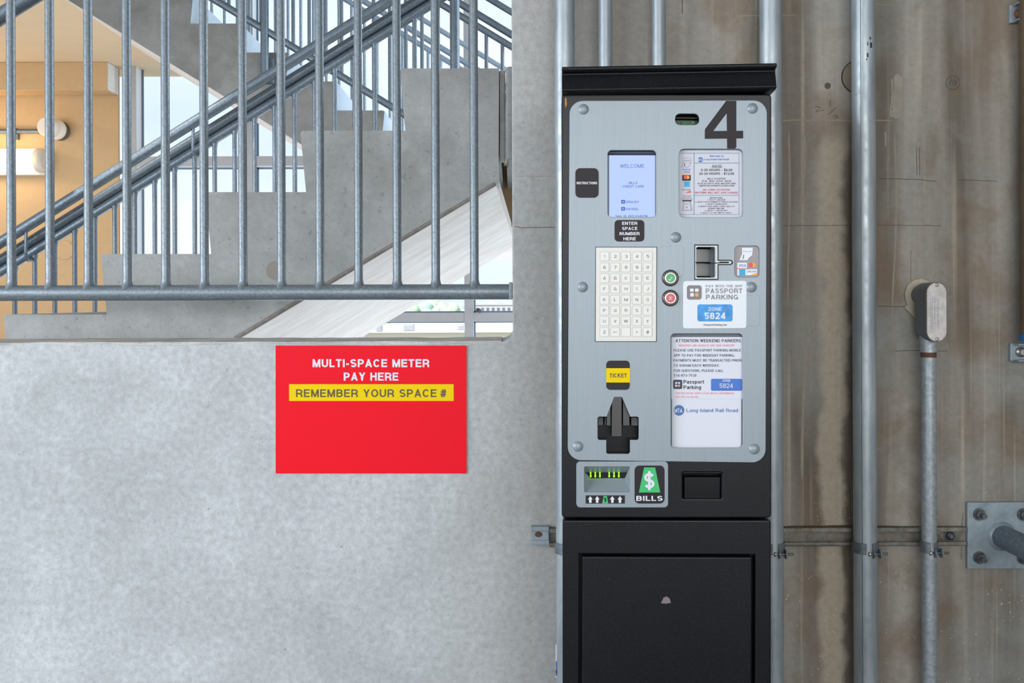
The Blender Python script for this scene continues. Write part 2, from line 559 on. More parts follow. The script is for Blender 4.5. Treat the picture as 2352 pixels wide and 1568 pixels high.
# sill cap: rough pale top course with chipped arris
g = G()
rnd = random.Random(3)
xs = [LX + 0.01 + i * 0.05 for i in range(int((OPX - LX) / 0.05))]
prev = None
V, Fc = [], []
for i, x in enumerate(xs + [OPX - 0.03]):
    z = SILL + 0.0015 + rnd.uniform(-0.0006, 0.0012)
    V += [(x, -0.0015 + rnd.uniform(-0.0012, 0.0012), SILL - 0.005 + rnd.uniform(-0.003, 0.002)), (x, 0.004, z), (x, WT - 0.004, z)]
n = len(V) // 3
for i in range(n - 1):
    for k in (0, 1):
        Fc.append((3 * i + k, 3 * i + 3 + k, 3 * i + 4 + k, 3 * i + 1 + k))
g.add(V, Fc)
tag(g.build('trim_1', M_SILL), kind='structure')

tag(G().box(LX, RX, -9.5, 0.0, -0.25, 0.0).build('floor', M_FLOOR), kind='structure')
tag(G().box(LX, RX, -7.5, 0.0, CEILZ, CEILZ + 0.25).build('ceiling', M_CEIL), kind='structure')
tag(G().box(RX, RX + 0.25, -7.5, WT, 0.0, 6.0).build('wall_right', M_CEIL), kind='structure')


# ------------------------------------------------------------------ stroke lettering
def arc(cx, cy, rx, ry, a0, a1):
    n = max(3, int(abs(a1 - a0) / 18))
    return [(cx + rx * math.cos(math.radians(a0 + (a1 - a0) * i / n)), cy + ry * math.sin(math.radians(a0 + (a1 - a0) * i / n))) for i in range(n + 1)]


XH = 0.74


def glyph(ch, w):
    """returns width and strokes; a stroke is (points, cap0, cap1) in units of the cap height"""
    h = w / 2; T = 1 - h; B = h; L = h
    def O(W, t=T, b=B): return [(arc(W / 2, (t + b) / 2, W / 2 - h, (t - b) / 2, 0, 360), 'c', 'c')]
    e, b_ = 'e', 'b'
    S = lambda *p: (list(p), e, e)
    if ch == ' ': return 0.3, []
    if ch == 'A': W = .76; return W, [S((h * .9, 0), (W / 2, T)), S((W - h * .9, 0), (W / 2, T)), ([(W * .22, .29), (W * .78, .29)], b_, b_)]
    if ch == 'B':
        W = .70; R = W - h; m = .53
        return W, [S((L, 0), (L, 1)), ([(L, T), (W * .52, T)] + arc(W * .52, (T + m) / 2, R - .03 - W * .52, (T - m) / 2, 90, -90) + [(L, m)], b_, b_),
                   ([(L, m), (W * .55, m)] + arc(W * .55, (B + m) / 2, R - W * .55, (m - B) / 2, 90, -90) + [(L, B)], b_, b_)]
    if ch == 'C': W = .75; return W, [(arc(W / 2, .5, W / 2 - h, .5 - h, 38, 322), b_, b_)]
    if ch == 'D': W = .74; R = W - h; x = W * .42; return W, [S((L, 0), (L, 1)), ([(L, T), (x, T)] + arc(x, .5, R - x, .5 - h, 90, -90) + [(L, B)], b_, b_)]
    if ch == 'E': W = .65; return W, [S((L, 0), (L, 1)), S((L, T), (W, T)), S((L, B), (W, B)), ([(L, .52), (W * .93, .52)], b_, b_)]
    if ch == 'F': W = .60; return W, [S((L, 0), (L, 1)), S((L, T), (W, T)), ([(L, .5), (W * .9, .5)], b_, b_)]
    if ch == 'G': W = .78; R = W - h; return W, [(arc(W / 2, .5, W / 2 - h, .5 - h, 40, 350), b_, b_), ([(W * .55, .44), (W, .44)], b_, b_), ([(R, .0), (R, .47)], b_, b_)]
    if ch == 'H': W = .72; R = W - h; return W, [S((L, 0), (L, 1)), S((R, 0), (R, 1)), ([(L, .52), (R, .52)], b_, b_)]
    if ch in 'Il': return w, [S((L, 0), (L, 1))]
    if ch == 'J': W = .55; R = W - h; r = W / 2 - h; return W, [([(R, 1)] + arc(W / 2, B + r, r, r, 0, -180) + [(L, B + r + .04)], e, b_)]
    if ch == 'K': W = .74; return W, [S((L, 0), (L, 1)), S((L, .34), (W - h * 1.3, 1)), S((W * .42, .56), (W - h * 1.1, 0))]
    if ch == 'L': W = .58; return W, [S((L, 0), (L, 1)), S((L, B), (W, B))]
    if ch == 'M': W = .86; R = W - h; return W, [S((L, 0), (L, 1)), S((R, 0), (R, 1)), ([(L, 1), (W / 2, h * .8)], e, e), ([(R, 1), (W / 2, h * .8)], e, e)]
    if ch in 'NÑ':
        W = .73; R = W - h; s = [S((L, 0), (L, 1)), S((R, 0), (R, 1)), ([(L + h * .2, 1), (R - h * .2, 0)], e, e)]
        if ch == 'Ñ': s.append(([(W * .25, 1.1), (W * .42, 1.17), (W * .58, 1.1), (W * .75, 1.17)], 'n', 'n'))
        return W, s
    if ch == 'O': return .80, O(.80)
    if ch == 'P' or ch == 'R':
        W = .68 if ch == 'P' else .73; R = W - h; m = .44; x = W * .5
        s = [S((L, 0), (L, 1)), ([(L, T), (x, T)] + arc(x, (T + m) / 2, R - x, (T - m) / 2, 90, -90) + [(L, m)], b_, b_)]
        if ch == 'R': s.append(([(W * .55, m), (W * .75, m - .06), (R - .01, m * .55), (R, 0)], b_, e))
        return W, s
    if ch == 'Q': W = .80; return W, O(W) + [([(W * .58, .25), (W * .92, .02)], b_, b_)]
    if ch in 'S$':
        W = .68; r = (T - B) / 4
        s = [(arc(W / 2, T - r, W / 2 - h, r, 25, 270) + arc(W / 2, B + r, W / 2 - h, r, 90, -155)[1:], b_, b_)]
        if ch == '$': s.append(([(W / 2, -.12), (W / 2, 1.12)], 'n', 'n'))
        return W, s
    if ch == 'T': W = .64; return W, [S((0, T), (W, T)), S((W / 2, 0), (W / 2, 1))]
    if ch == 'U': W = .72; R = W - h; r = W / 2 - h; return W, [([(L, 1)] + arc(W / 2, B + r, r, r, 180, 360) + [(R, 1)], e, e)]
    if ch == 'V': W = .72; return W, [S((h * .9, 1), (W / 2, B)), S((W - h * .9, 1), (W / 2, B))]
    if ch == 'W': W = 1.02; return W, [S((h * .9, 1), (W * .28, B)), S((W * .28, B), (W / 2, T)), S((W / 2, T), (W * .72, B)), S((W * .72, B), (W - h * .9, 1))]
    if ch == 'X': W = .72; return W, [S((h, 0), (W - h, 1)), S((h, 1), (W - h, 0))]
    if ch == 'Y': W = .72; return W, [S((h, 1), (W / 2, .42)), S((W - h, 1), (W / 2, .42)), S((W / 2, 0), (W / 2, .45))]
    if ch == 'Z': W = .66; return W, [S((0, T), (W, T)), S((0, B), (W, B)), S((h * .9, B), (W - h * .9, T))]
    if ch == '0': return .60, O(.60)
    if ch == '1': W = .42; return .60, [S((W - h, 0), (W - h, 1)), ([(W - h, T - .02), (.1, .76)], b_, b_)]
    if ch == '2': W = .60; r = W / 2 - h; return W, [(arc(W / 2, T - r, r, r, 170, -38) + [(L, B)], b_, b_), S((L, B), (W, B))]
    if ch == '3':
        W = .60; m = .52; return W, [(arc(W / 2, (T + m) / 2, W / 2 - h - .02, (T - m) / 2, 155, -90), b_, b_), (arc(W / 2, (B + m) / 2, W / 2 - h, (m - B) / 2, 90, -155), b_, b_)]
    if ch == '4': W = .62; return W, [S((W * .7, 0), (W * .7, 1)), S((0, .26), (W, .26)), ([(h * .6, .26), (W * .7, T + .02)], b_, e)]
    if ch == '5': W = .60; return W, [S((W * .18, T), (W * .95, T)), ([(W * .22, T), (W * .15, .52)], b_, b_), ([(W * .15, .53)] + arc(W / 2, .33, W / 2 - h, .33 - h, 125, -150), b_, b_)]
    if ch == '6': W = .60; return W, O(W, .62 - h + .02, B) + [(arc(W * .58, .42, W * .58 - h, T - .42, 60, 180) + [(L, .3)], b_, b_)]
    if ch == '9': W = .60; return W, O(W, T, .40) + [(arc(W * .42, .58, W * .58 - h, .58 - B, -120, 0) + [(W - h, .7)], b_, b_)]
    if ch == '7': W = .58; return W, [S((0, T), (W, T)), ([(W - h * 1.1, T), (W * .35, 0)], b_, e)]
    if ch == '8': W = .60; m = .53; return W, [(arc(W / 2, (T + m) / 2, W / 2 - h - .02, (T - m) / 2, 0, 360), 'c', 'c'), (arc(W / 2, (B + m) / 2, W / 2 - h, (m - B) / 2, 0, 360), 'c', 'c')]
    if ch == '-': return .36, [([(.02, .38), (.34, .38)], b_, b_)]
    if ch == '_': return .5, [([(0, -.12), (.5, -.12)], 'n', 'n')]
    if ch == '.': return w * 1.1, [S((L, 0), (L, w))]
    if ch == ',': return w * 1.1, [([(L, -.14), (L, w)], 'n', 'n')]
    if ch == ':': return w * 1.1, [S((L, 0), (L, w)), ([(L, .5), (L, .5 + w)], b_, b_)]
    if ch == '!': return w * 1.2, [S((L, 0), (L, w * .9)), S((L, w * 1.7), (L, 1))]
    if ch == '#': W = .60; return W, [S((.16, 0), (.28, 1)), S((.36, 0), (.48, 1)), ([(0.0, .34), (.58, .34)], b_, b_), ([(.04, .66), (W, .66)], b_, b_)]
    if ch == '*': W = .3; return W, [([(W / 2, .35), (W / 2, .65)], b_, b_), ([(.02, .42), (.28, .58)], b_, b_), ([(.28, .42), (.02, .58)], b_, b_)]
    if ch == '/': W = .4; return W, [S((0 + h, 0), (W - h, 1))]
    if ch == '&': W = .7; return W, [(arc(.3, .74, .14, .74 and .17, 0, 360), 'c', 'c'), (arc(.28, .27, .22, .2, 60, 330) + [(W, .5)], b_, b_), ([(.2, .62), (W - h, 0)], b_, e)]
    if ch == '<': return .7, [([(.05, .5), (.7, .5)], b_, b_), ([(.22, .62), (.03, .5), (.22, .38)], b_, b_)]
    if ch == '~': return .6, [([(.0, .45), (.22, .1), (.6, .95)], b_, b_)]
    # lower case
    X = XH - h
    def o(W): return (arc(W / 2, XH / 2, W / 2 - h, XH / 2 - h, 0, 360), 'c', 'c')
    if ch == 'a':
        W = .58; R = W - h
        return W, [(arc(W / 2, .56, W / 2 - h, XH - h - .56, 160, 0) + [(R, 0)], b_, e), (arc(W * .45, .22, W * .45 - h, .22 - h, 90, 360) + [(R, .2)], b_, b_), ([(W * .42, .42), (R, .45)], b_, b_)]
    if ch == 'c': W = .56; return W, [(arc(W / 2, XH / 2, W / 2 - h, XH / 2 - h, 42, 318), b_, b_)]
    if ch == 'd': W = .60; return W, [o(W), S((W - h, 0), (W - h, 1))]
    if ch == 'p': W = .60; return W, [o(W), ([(L, -.2), (L, XH)], 'n', 'n')]
    if ch == 'g': W = .60; r = W / 2 - h; return W, [o(W), ([(W - h, XH)] + arc(W / 2, -.02, r, .19, 0, -150), 'n', 'n')]
    if ch == 'e': W = .58; return W, [(arc(W / 2, XH / 2, W / 2 - h, XH / 2 - h, 0, 315), b_, b_), ([(L, XH / 2), (W - h * .2, XH / 2)], b_, b_)]
    if ch == 'i': return w, [([(L, 0), (L, XH)], b_, b_), ([(L, 1 - w * .95), (L, 1)], b_, b_)]
    if ch == 'k': W = .56; return W, [S((L, 0), (L, 1)), ([(L, .25), (W - h, XH)], b_, b_), ([(W * .4, .45), (W - h, 0)], b_, e)]
    if ch == 'n': W = .56; r = W / 2 - h; return W, [([(L, 0), (L, XH)], b_, b_), (arc(W / 2, X - r, r, r, 180, 0) + [(W - h, 0)], b_, b_)]
    if ch == 'm':
        W = .86; r = (W / 2 - h) / 2
        return W, [([(L, 0), (L, XH)], b_, b_), (arc(h + r, X - r, r, r, 180, 0) + [(h + 2 * r, 0)], b_, b_), (arc(h + 3 * r, X - r, r, r, 180, 0) + [(h + 4 * r, 0)], b_, b_)]
    if ch == 'o': W = .60; return W, [o(W)]
    if ch == 'r': W = .38; return W, [([(L, 0), (L, XH)], b_, b_), (arc(W - .02, X - .2, W - h - .02, .2, 170, 88), b_, b_)]
    if ch == 's':
        W = .52; r = (X - B) / 4; return W, [(arc(W / 2, X - r, W / 2 - h, r, 25, 270) + arc(W / 2, B + r, W / 2 - h, r, 90, -155)[1:], b_, b_)]
    if ch == 't': W = .36; return W, [([(W * .4, .95), (W * .4, .18), (W * .55, B), (W, B)], b_, b_), ([(0, X), (W * .9, X)], b_, b_)]
    if ch == 'u': W = .56; r = W / 2 - h; return W, [([(L, XH)] + arc(W / 2, B + r, r, r, 180, 360) + [(W - h, XH)], b_, b_)]
    if ch == 'y': W = .56; return W, [([(h, XH), (W / 2 + h * .3, .05)], b_, b_), ([(W - h, XH), (W * .25, -.22)], 'n', 'n')]
    return .5, [S((L, 0), (L, 1))]


def clip(poly, ax, lim, keep_less):
    r = []
    for i in range(len(poly)):
        a, b = poly[i], poly[(i + 1) % len(poly)]
        ia = a[ax] <= lim if keep_less else a[ax] >= lim
        ib = b[ax] <= lim if keep_less else b[ax] >= lim
        if ia: r.append(a)
        if ia != ib:
            t = (lim - a[ax]) / (b[ax] - a[ax])
            r.append((a[0] + (b[0] - a[0]) * t, a[1] + (b[1] - a[1]) * t))
    return r


def ribbon(pts, w, c0, c1, box):
    closed = c0 == 'c'
    if closed: pts = pts[:-1]
    n = len(pts)
    def dirn(a, b):
        dx, dy = b[0] - a[0], b[1] - a[1]; l = math.hypot(dx, dy) or 1e-9
        return dx / l, dy / l
    P2 = list(pts)
    if not closed:
        d = dirn(P2[0], P2[1]); d2 = dirn(P2[-2], P2[-1])
        if c0 == 'e': P2[0] = (P2[0][0] - d[0] * w, P2[0][1] - d[1] * w)
        if c1 == 'e': P2[-1] = (P2[-1][0] + d2[0] * w, P2[-1][1] + d2[1] * w)
    offs = []
    for i in range(n):
        if closed: a, b = P2[i - 1], P2[(i + 1) % n]
        else: a, b = P2[max(0, i - 1)], P2[min(n - 1, i + 1)]
        p = P2[i]
        d1 = dirn(a, p) if a != p else dirn(p, b)
        d2 = dirn(p, b) if b != p else dirn(a, p)
        tx, ty = d1[0] + d2[0], d1[1] + d2[1]; l = math.hypot(tx, ty) or 1e-9
        tx, ty = tx / l, ty / l
        k = max(0.45, tx * d1[0] + ty * d1[1])
        offs.append((-ty * w / 2 / k, tx * w / 2 / k))
    polys = []
    for i in range(n if closed else n - 1):
        j = (i + 1) % n
        q = [(P2[i][0] + offs[i][0], P2[i][1] + offs[i][1]), (P2[i][0] - offs[i][0], P2[i][1] - offs[i][1]),
             (P2[j][0] - offs[j][0], P2[j][1] - offs[j][1]), (P2[j][0] + offs[j][0], P2[j][1] + offs[j][1])]
        if box and c0 != 'n':
            q = clip(q, 1, 1.0, True)
            if len(q) > 2: q = clip(q, 1, 0.0 if box[2] else -9, False)
            if len(q) > 2: q = clip(q, 0, box[0], False)
            if len(q) > 2: q = clip(q, 0, box[1], True)
        if len(q) > 2: polys.append(q)
    return polys


def union(polys):
    """one flat layer without overlaps"""
    V, Fc = [], []
    for q in polys:
        area = sum(q[i][0] * q[(i + 1) % len(q)][1] - q[(i + 1) % len(q)][0] * q[i][1] for i in range(len(q)))
        if abs(area) < 1e-7: continue
        if area < 0: q = q[::-1]
        Fc.append(list(range(len(V), len(V) + len(q)))); V += [Vector(p) for p in q]
    if not V: return []
    r = delaunay_2d_cdt(V, [], Fc, 0, 1e-5)
    return [[(r[0][i].x, r[0][i].y) for i in f] for f, src in zip(r[2], r[5]) if src]


def text_polys(s, x0, x1, y0, y1, w=0.16, gap=0.12, italic=0.0, space=None):
    """y0: top pixel row of the capitals, y1: base line; the line is fitted to x0..x1"""
    cx = 0; out_ = []
    for ch in s:
        W, st = glyph(ch, w)
        if ch == ' ' and space: W = space
        polys = [q for pts, a, b in st for q in ribbon(pts, w, a, b, (0, W, True))]
        for q in union(polys):
            out_.append([(cx + p[0] + italic * p[1], p[1]) for p in q])
        cx += W + gap
    tot = cx - gap
    sx = (x1 - x0) / tot
    sy = y1 - y0
    return [[(x0 + p[0] * sx, y1 - p[1] * sy) for p in q] for q in out_]


class Art:
    """flat print in photograph pixels on a real plane; layers are fractions of a millimetre apart"""
    def __init__(s, z=None):
        s.p, s.mats = [], []
        s.z = z or (lambda x, y: (x, y))

    def poly(s, pts, mat, layer=0, raw=False):
        if mat not in s.mats: s.mats.append(mat)
        s.p.append(([p if raw else s.z(*p) for p in pts], s.mats.index(mat), layer)); return s

    def rect(s, x0, y0, x1, y1, mat, layer=0): return s.poly([(x0, y0), (x1, y0), (x1, y1), (x0, y1)], mat, layer)

    def rrect(s, x0, y0, x1, y1, r, mat, layer=0): return s.poly(rr(x0, y0, x1, y1, r), mat, layer)

    def circle(s, x, y, r, mat, layer=0, n=22):
        return s.poly([(x + r * math.cos(6.28319 * i / n), y + r * math.sin(6.28319 * i / n)) for i in range(n)], mat, layer)

    def ring(s, x0, y0, x1, y1, t, mat, layer=0):
        s.rect(x0, y0, x1, y0 + t, mat, layer); s.rect(x0, y1 - t, x1, y1, mat, layer)
        s.rect(x0, y0, x0 + t, y1, mat, layer); return s.rect(x1 - t, y0, x1, y1, mat, layer)

    def text(s, t, x0, x1, y0, y1, mat, w=0.16, layer=1, **kw):
        for q in text_polys(t, x0, x1, y0, y1, w, **kw): s.poly(q, mat, layer)
        return s

    def build(s, name, parent, fn, base):
        g = G()
        for pts, mi, ly in s.p:
            g.add([fn(px, py, base + ly * 0.00025) for px, py in pts], [list(range(len(pts)))], mi)
        return g.build(name, s.mats, parent)


def rr(x0, y0, x1, y1, r, n=5):
    pts = []
    for cx, cy, a in ((x1 - r, y0 + r, -90), (x1 - r, y1 - r, 0), (x0 + r, y1 - r, 90), (x0 + r, y0 + r, 180)):
        for i in range(n + 1):
            t = math.radians(a + 90 * i / n)
            pts.append((cx + r * math.cos(t), cy + r * math.sin(t)))
    return pts


def onwall(px, py, w):
    return P(px, py, DW - w)


# wall writing, cracks and holes belong to the wall
M_PENCIL = plain('pencil_grey', c(52, 50, 48), 0.8)
M_CRACK = plain('crack_dark', c(70, 62, 54), 0.9)
M_GRIME = plain('rust_grime', c(84, 66, 48), 0.9, var=0.25, vscale=60)
M_EFFL = plain('pale_lime_bloom', c(146, 134, 114), 0.9)
a = Art()
Zt = lambda x, y: (1780 + x / 3.92, y / 3.92)
a.z = Zt
for seg in ([(365, 965), (390, 955), (405, 970), (365, 1005), (445, 990)], [(498, 900), (496, 960)], [(550, 968), (475, 1035)], [(515, 1045), (545, 1035), (565, 1050), (540, 1068)],
            [(1570, 765), (1588, 715)], [(1600, 760), (1612, 712)], [(1622, 722), (1635, 730), (1620, 742), (1634, 752), (1612, 768)]):
    for q in ribbon(seg, 4.2, 'b', 'b', None): a.poly(q, M_PENCIL, 0)
for q in ribbon(arc(1602, 745, 62, 62, 0, 350), 3.6, 'b', 'b', None): a.poly(q, M_PENCIL, 0)
a.build('pencil_writing', wf, onwall, 0.0004)
a = Art()
def crack(pts, t=1.3, mat=M_CRACK):
    rn = random.Random(int(pts[0][0] * 7 + pts[0][1]))
    out_ = []
    for (xa, ya), (xb, yb) in zip(pts, pts[1:]):
        n = max(2, int(math.hypot(xb - xa, yb - ya) / 14))
        for i in range(n):
            f = i / n
            out_.append((xa + (xb - xa) * f + rn.uniform(-.5, .5), ya + (yb - ya) * f + rn.uniform(-.6, .6)))
    out_.append(pts[-1])
    for q in ribbon(out_, t, 'b', 'b', None): a.poly(q, mat, 0)
crack([(1182, 519), (1198, 523), (1274, 522)], 1.3)
crack([(1800, 518), (1955, 517)], 1.0); crack([(2014, 517), (2160, 518)], 1.0)
crack([(2016, 703), (2080, 704)], 1.2); crack([(2056, 806), (2112, 805)], 1.3); crack([(2152, 806), (2176, 806)], 0.9)
crack([(2020, 410), (2110, 412), (2150, 416)], 1.2); crack([(2200, 413), (2290, 416)], 1.2); crack([(1182, 404), (1272, 405)], 1.0, M_EFFL)
crack([(2092, 575), (2092, 645)], 0.8); crack([(2105, 338), (2106, 402)], 1.0); crack([(2112, 338), (2112, 402)], 1.0)
crack([(1567, 0), (1567, 32)], 1.4); crack([(2212, 1175), (2208, 1215)], 1.0); crack([(2208, 1255), (2208, 1285)], 1.0)
crack([(1798, 277), (1830, 275), (1956, 277)], 3.0, M_EFFL); crack([(2012, 276), (2050, 276)], 3.0, M_EFFL)
crack([(1800, 1210), (1956, 1207)], 4.5, M_GRIME); crack([(2016, 1208), (2116, 1211), (2216, 1213)], 3.5, M_GRIME)
crack([(1690, 36), (1745, 36)], 1.6, M_EFFL); crack([(1798, 36), (1830, 34)], 1.6, M_EFFL); crack([(2010, 9), (2066, 14)], 1.6, M_EFFL)
a.build('crack', wf, onwall, 0.0003)
a = Art()
rn = random.Random(11)
def run(x, y0, y1, w0, w1, sway, mat=M_EFFL):
    L_, R_ = [], []
    n = 18
    for i in range(n + 1):
        f = i / n; y = y0 + (y1 - y0) * f
        w = (w0 + (w1 - w0) * f) * (1 + rn.uniform(-.12, .12)) * (0.3 if i in (0, n) else 1)
        xx = x + sway * math.sin(f * 5) + rn.uniform(-.6, .6)
        L_.append((xx - w / 2, y)); R_.append((xx + w / 2, y))
    for i in range(n):
        a.poly([L_[i], R_[i], R_[i + 1], L_[i + 1]], mat, 0)
M_RUN1 = plain('lime_run', c(142, 133, 120), 0.9, var=0.12, vscale=30)
M_RUN2 = plain('pale_patch', c(150, 143, 132), 0.9, var=0.15, vscale=25)
run(1845, 306, 470, 8, 6, 3, M_RUN1); run(1812, 300, 700, 5, 3, 2, M_RUN1)
run(1866, 500, 900, 5, 4, 4, M_RUN1); run(1846, 620, 1100, 6, 6, 4, M_RUN1); run(2061, 170, 272, 18, 22, 2, M_RUN2); run(2048, 180, 270, 4, 5, 2, M_RUN2)
run(2054, 300, 800, 4, 4, 5, M_RUN1); run(2034, 302, 336, 4, 3, 0, M_RUN2)
a.poly([(2071, 350), (2074, 345), (2094, 337), (2097, 329), (2108, 327), (2115, 330), (2112, 337), (2100, 339), (2088, 345)], M_RUN2, 1)
a.build('lime_run', wf, onwall, 0.00022)
# filled core hole behind the thick conduit, and a tie hole
g = G()
cx, cz = P(1971, 177, DW).x, P(1971, 177, DW).z
g.lathe((cx, -0.002, cz), (0, 1, 0), [(0, 0.0445), (0.0025, 0.0445)], 40, 0)
g.lathe((cx, -0.0028, cz), (0, 1, 0), [(0, 0.0425), (0.0025, 0.0425)], 40, 1)
g.build('core_hole', [M_DARK, plain('core_hole_fill', c(120, 108, 92), 0.9, var=0.1, vscale=30)], wf)
p = P(1901, 197, DW)
G().lathe((p.x, -0.0012, p.z), (0, 1, 0), [(0, 0.004), (0.0012, 0.0085)], 16).build('tie_hole', plain('tie_hole_brown', c(84, 72, 62), 0.8), wf)
# mortar round the conduit body
g = G()
pts = [(2078, 690), (2076, 672), (2082, 655), (2096, 643), (2115, 639), (2132, 646), (2128, 700), (2116, 736), (2100, 730), (2074, 706), (2082, 700)]
q = [P(x, y, DW) for x, y in pts]
g.prism([(v.x, v.z) for v in q], -0.008, 0.001)
g.build('mortar_patch', M_MORTAR, wf, bevel=0.003)

# ------------------------------------------------------------------ the stair beyond the opening
def PX(px, py, D):
    v = P(px, py, D); return (v.x, v.z)


D1, D1F = 2.71, 4.60


def flight(name, label, noses, D, DF, soff, matS, noselen, group=None, far_drop=0.0, base=None):
    """noses: list of (x_nose, y_tread) pixels at distance D, going down along the flight; soff: soffit line"""
    return None


# lower flight, rises to the right
tread = [(918, 157), (690, 300), (472, 441), (232, 583), (8, 722), (-220, 863), (-448, 1004), (-676, 1145), (-904, 1286), (-1132, 1427)]
fl1 = empty('stair_flight', P(500, 700, D1 + 0.9), 'pale grey concrete stair flight rising right, seen side-on just behind the opening', 'stairs')
NOSE = 13
def side_profile(tr, x_end, sof, nose, sgn=1):
    pts = [(x_end, tr[0][1])]
    for i, (x, y) in enumerate(tr):
        r = 5 * sgn
        pts += [(x + r, y), (x, y + 5)]
        if i + 1 < len(tr):
            pts.append((x + nose * sgn, tr[i + 1][1]))
        else:
            pts.append((x + nose * sgn, y + 60))
    return pts + sof
sl = 0.597
sof1 = [(-1132 + 250, 775 + (550 + 882) * sl), (550, 775), (1141, 422), (1145, 418)]
pr1 = side_profile(tread, 1146, sof1, NOSE)
q = [PX(x, y, D1) for x, y in pr1]
G().prism(q, D1 - DW, D1 - DW + 0.16).build('stringer', M_STAIR, fl1)
# far stringer hangs a little deeper than the soffit
sof2 = [(p_[0], p_[1] + 66) for p_ in sof1[:2]] + [(1160, 478), (1160, 157)]
q2 = [PX(x, y, D1) for x, y in side_profile(tread, 1160, sof2, NOSE)]
G().prism(q2, D1F - DW - 0.16, D1F - DW).build('stringer', M_SOFFIT, fl1)
for i in range(len(tread) - 1):
    (x0, y0), (x1, y1) = tread[i], tread[i + 1]
    xr = 1146 if i == 0 else tread[i - 1][0] + NOSE
    pl = [(xr, y0), (x0 + 5, y0), (x0, y0 + 5), (x0 + NOSE, y1 + 2), (x0 + NOSE + 40, y1 + 30), (xr, y1 + 2)]
    qq = [PX(x, y, D1) for x, y in pl]
    G().prism(qq, D1 - DW + 0.16, D1F - DW - 0.16).build('step', M_STAIR, fl1)
# soffit slab between the stringers with a splayed upper end
g = G()
ya, yb = D1 - DW + 0.004, D1F - DW - 0.16
A0, B0 = PX(-500, 775 + 1050 * sl, D1), PX(1139, 423, D1)
C0 = PX(1188, 395, D1)
t_ = 0.05
V = [(A0[0], ya, A0[1]), (B0[0], ya, B0[1]), (C0[0], yb, C0[1]), (A0[0], yb, A0[1])]
drop = (yb - ya + 0.16) / (D1F - D1) * 0.102
V = [V[0], V[1], (V[2][0], D1F - DW - 0.001, V[2][2] - drop), (V[3][0], D1F - DW - 0.001, V[3][2] - drop)]
V = V + [(x, y, z + t_) for x, y, z in V]
V = [(x, y, z - 0.004) for x, y, z in V]
g.add(V, [(0, 1, 2, 3), (4, 5, 6, 7), (0, 1, 5, 4), (1, 2, 6, 5), (2, 3, 7, 6), (3, 0, 4, 7)])
g.build('soffit', M_SOFFIT, fl1)
# dark bead along the lower edge of the near face
q = [P(540, 777, D1 - 0.006), P(1138, 422, D1 - 0.006)]
G().tube(q, 0.006, 8).build('edge_bead', plain('edge_bead_grey', c(132, 126, 120), 0.8, var=0.2, vscale=60), fl1)
# round filled patch on the near face
p = P(634, 621, D1)
G().lathe((p.x, D1 - DW - 0.0012, p.z), (0, 1, 0), [(0, 0.029), (0.002, 0.029)], 30).build('patch', plain('patch_grey', c(150, 142, 136), 0.85), fl1)

# landing block right of the lower flight: bull-nosed upright, joint and warm beam behind
ld = empty('stair_landing', P(1300, 400, 4.0), 'concrete stair landing slab met by both flights behind the wall jamb', 'landing')
g = G()
def bx(px0, px1, py0, py1, D, depth, m=0, gg=None):
    a_, b2 = P(px0, py0, D), P(px1, py1, D)
    (gg or g).box(a_.x, b2.x, D - DW, D - DW + depth, b2.z, a_.z, m)
bx(1146.5, 1161, 160, 360, D1 + 0.03, 0.12)
g.build('upright', M_SILL, ld, bevel=0.004)
g = G(); bx(1161.5, 1400, 151, 366, D1 - 0.01, 0.2); g.build('edge_beam', M_STAIR, ld, bevel=0.01, seg=3)
g = G(); g.box(P(1110, 596, 7.2).x, RX - 0.01, D1F - DW, 7.2 - DW, P(1140, 596, 7.2).z, P(1140, 157, D1).z)
g.build('slab', M_SOFFIT, ld, bevel=0.02)
g = G(); g.box(PX(1161, 300, D1)[0], RX - 0.01, D1 - DW + 0.2, D1F - DW, EYE + 0.5, P(1140, 157, D1).z - 0.01); g.build('slab', M_STAIR, ld)
g = G(); g.box(-0.045, 1.2, 4.05 - DW, 4.2 - DW, EYE + 0.33, EYE + 0.60); g.build('beam', M_TAN, ld)

M_RISER = plain('pale_blue_riser', c(206, 222, 234), 0.6, var=0.05, vscale=12)  # riser faces paler and bluer than the steps
# upper flight, rises to the left
D2, D2F = 5.70, 7.10
tr2 = [(772 - 110 * i, 187 - 66.5 * i) for i in range(-2, 6)]
fl2 = empty('stair_flight', P(600, 300, D2 + 0.7), 'grey concrete stair flight rising left, high in the shaft behind the first one', 'stairs')
pts = []
top = tr2[::-1]          # from the top left down to the right
pts = [(124, top[0][1])]
for i, (x, y) in enumerate(top):
    pts += [(x - 2, y), (x, y + 2)]
    ny = top[i + 1][1] if i + 1 < len(top) else y + 66
    pts.append((x - 6, ny))
def sof(x): return 135 + (x - 375) * 0.618
xe = tr2[0][0] + 78
pts += [(xe, pts[-1][1]), (xe, sof(xe)), (124, sof(124))]
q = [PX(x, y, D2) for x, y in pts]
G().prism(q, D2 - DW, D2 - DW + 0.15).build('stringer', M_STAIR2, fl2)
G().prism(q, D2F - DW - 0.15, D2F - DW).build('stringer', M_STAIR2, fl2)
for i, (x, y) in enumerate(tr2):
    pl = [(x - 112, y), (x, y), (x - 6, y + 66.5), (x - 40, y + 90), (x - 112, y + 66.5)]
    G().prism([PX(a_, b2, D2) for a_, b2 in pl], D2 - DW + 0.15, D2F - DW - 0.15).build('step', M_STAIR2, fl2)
    G().prism([PX(a_, b2, D2) for a_, b2 in [(x + 0.4, y + 0.5), (x + 1.4, y + 0.5), (x - 4.6, y + 66), (x - 5.6, y + 66)]], D2 - DW + 0.004, D2F - DW - 0.004).build('riser', M_RISER, fl2)
